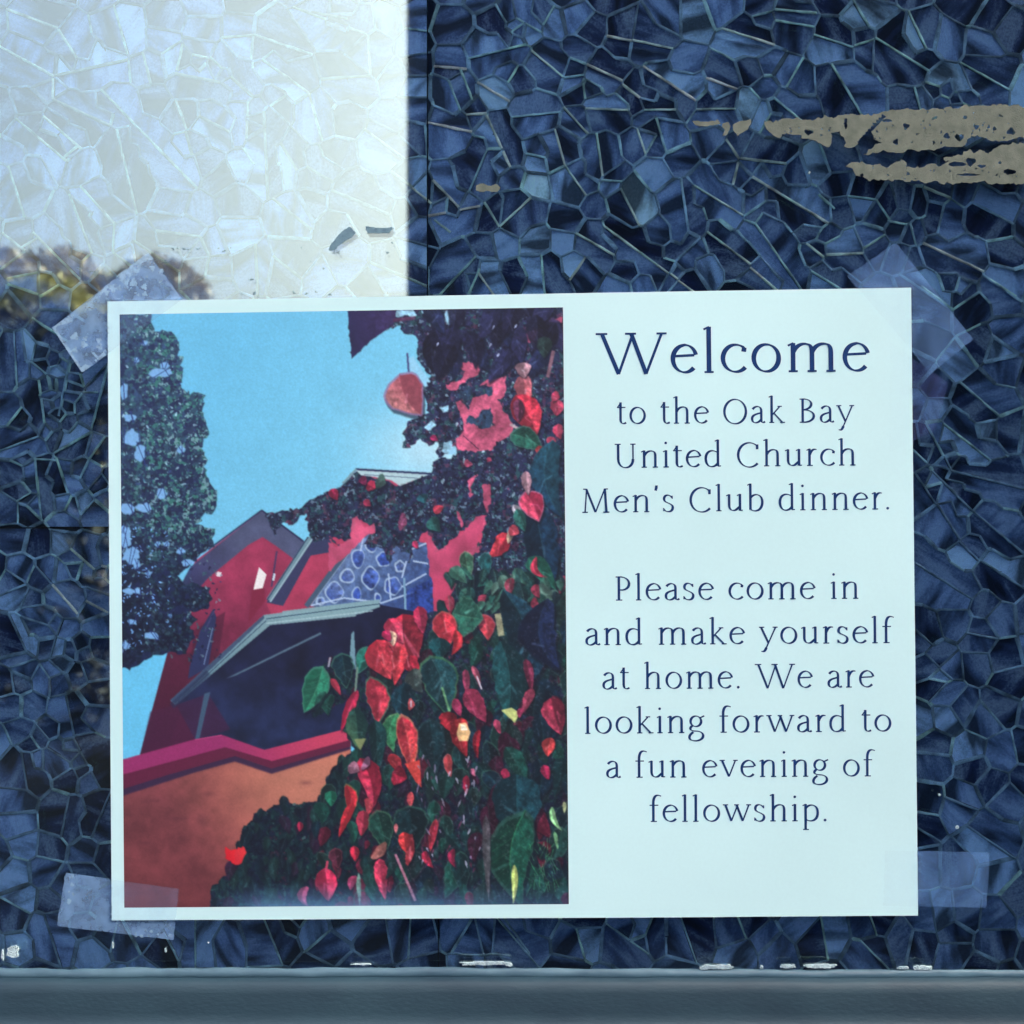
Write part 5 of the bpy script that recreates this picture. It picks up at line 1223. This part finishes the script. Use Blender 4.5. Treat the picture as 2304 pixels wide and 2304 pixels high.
def tree(x, Y, top, rad, mat, label, seed):
    root = empty('tree', (x, -Y, 0)); tag(root, label, 'tree', 'trees mirrored in the glass')
    bpy.context.view_layer.update()
    r = random.Random(seed); m = MB(); H = top*.62; k = 9
    for a, b, ra, rb in (((x, -Y, 0), (x+.15, -Y, H*.55), .2, .15), ((x+.15, -Y, H*.55), (x-.2, -Y+.1, H), .15, .08), ((x+.15, -Y, H*.5), (x+rad*.5, -Y+.3, H*1.05), .09, .03), ((x+.12, -Y, H*.45), (x-rad*.5, -Y-.3, H*1.1), .09, .03)):
        ring = [(a[0]+ra*math.cos(2*math.pi*q/k), a[1]+ra*math.sin(2*math.pi*q/k), a[2]) for q in range(k)] + [(b[0]+rb*math.cos(2*math.pi*q/k), b[1]+rb*math.sin(2*math.pi*q/k), b[2]) for q in range(k)]
        m.add(ring, [(q, (q+1) % k, k+(q+1) % k, k+q) for q in range(k)])
    o = m.build('trunk', M_bark, root, True); o.matrix_parent_inverse = root.matrix_world.inverted()
    bl = []
    for q in range(13):
        a = r.uniform(0, 6.28); d = r.uniform(.1, .8)*rad; bz = r.uniform(top*.52, top-.42*rad); s = r.uniform(.3, .48)*rad
        bl.append((x+d*math.cos(a), -Y+d*math.sin(a), bz, s*1.15, s*1.15, s*.85))
    o = leaf_cloud('crown', bl, 9000, .07, mat, root, seed); o.matrix_parent_inverse = root.matrix_world.inverted()
M_lf1 = leaf_mat('olive_leaves', (0.20, 0.20, 0.08), (0.55, 0.50, 0.25), 2.2)
M_lf2 = leaf_mat('russet_leaves', (0.26, 0.21, 0.18), (0.62, 0.56, 0.50), 2.0)
M_lf3 = leaf_mat('yellow_leaves', (0.26, 0.25, 0.10), (0.60, 0.56, 0.28), 2.6)
M_lf4 = leaf_mat('dark_hedge_leaves', (0.004, 0.008, 0.010), (0.014, 0.022, 0.018), 3)
YT = 14.0
for px, topy, rad, mat, lab, sd in ((30, 512, 1.25, M_lf2, 'russet tree mirrored at the left edge of the glass', 1), (190, 512, 1.2, M_lf1, 'olive tree mirrored above the top left tape', 2), (-170, 470, 1.5, M_lf1, 'olive tree farthest left behind the photographer', 3), (300, 545, .95, M_lf2, 'low russet tree mirrored at the right end of the tree row', 4), (105, 610, .9, M_lf3, 'yellow bush-like tree mirrored in front of the tree row', 5)):
    Yq = YT if sd != 5 else 12.0
    X, Zt = refl(px, topy, Yq); tree(X, Yq, Zt, rad, mat, lab, sd)
# clipped hedge below the trees
hx0 = refl(-420, 0, 8)[0]; hx1 = refl(262, 0, 8)[0]; hz_ = refl(0, 725, 8)[1]
bl = []; hh = random.Random(4)
x = hx0
while x < hx1:
    for z in np.arange(.4, hz_-.1, .55): bl.append((x+hh.uniform(-.1, .1), -8.2+hh.uniform(-.1, .1), float(z), .45, .5, .42))
    x += .45
bl += [(xx_, -8.2, hz_-.32+hh.uniform(-.03, .05), .4, .5, .3) for xx_ in np.arange(hx0, hx1, .35)]
hedge = leaf_cloud('hedge', bl, 26000, .06, M_lf4, None, 9); tag(hedge, 'tall dark clipped hedge mirrored at the left below the trees', 'hedge')
# neighbouring house: its corner cuts the bright sky off
M_clad = noise_mat('dark_render', (0.004, 0.007, 0.018), (0.009, 0.014, 0.030), 4, .9, stretch=(1, 1, 8), spec=.1)
M_roof = noise_mat('slate_roof', (0.02, 0.02, 0.025), (0.05, 0.05, 0.055), 8, .8)
xe, _ = refl(915, 0, 4.0)
house = empty('house', (xe+4, -7, 0)); tag(house, 'dark neighbouring house whose corner ends the bright reflection', 'house')
bpy.context.view_layer.update()
def hc(o): o.matrix_parent_inverse = house.matrix_world.inverted(); return o
HH = 6.4
m = MB(); m.box(xe, -10, 0, xe+11, -4, HH); hc(m.build('wall', M_clad, house))
m = MB(); m.add([(xe-.35, -3.6, HH), (xe+11.3, -3.6, HH), (xe+11.3, -10.4, HH), (xe-.35, -10.4, HH), (xe-.35, -7, HH+2.4), (xe+11.3, -7, HH+2.4)], [(0, 1, 5, 4), (3, 4, 5, 2), (0, 4, 3), (1, 2, 5), (0, 3, 2, 1)]); hc(m.build('roof', M_roof, house))
M_wp = noise_mat('dark_window_glass', (0.01, 0.012, 0.02), (0.014, 0.018, 0.026), 2, .12)
for wx in (2.2, 5.4, 8.6):
    for wz in (1.1, 4.0):
        m = MB(); m.box(xe+wx, -3.99, wz, xe+wx+1.2, -3.96, wz+1.4); f = hc(m.build('window', M_clad, house))
        m = MB(); m.box(xe+wx+.07, -3.958, wz+.07, xe+wx+1.13, -3.952, wz+1.33); p_ = m.build('pane', M_wp, f); p_.matrix_parent_inverse = house.matrix_world.inverted(); f.matrix_parent_inverse = house.matrix_world.inverted()
        bpy.context.view_layer.update(); p_.matrix_parent_inverse = f.matrix_world.inverted()
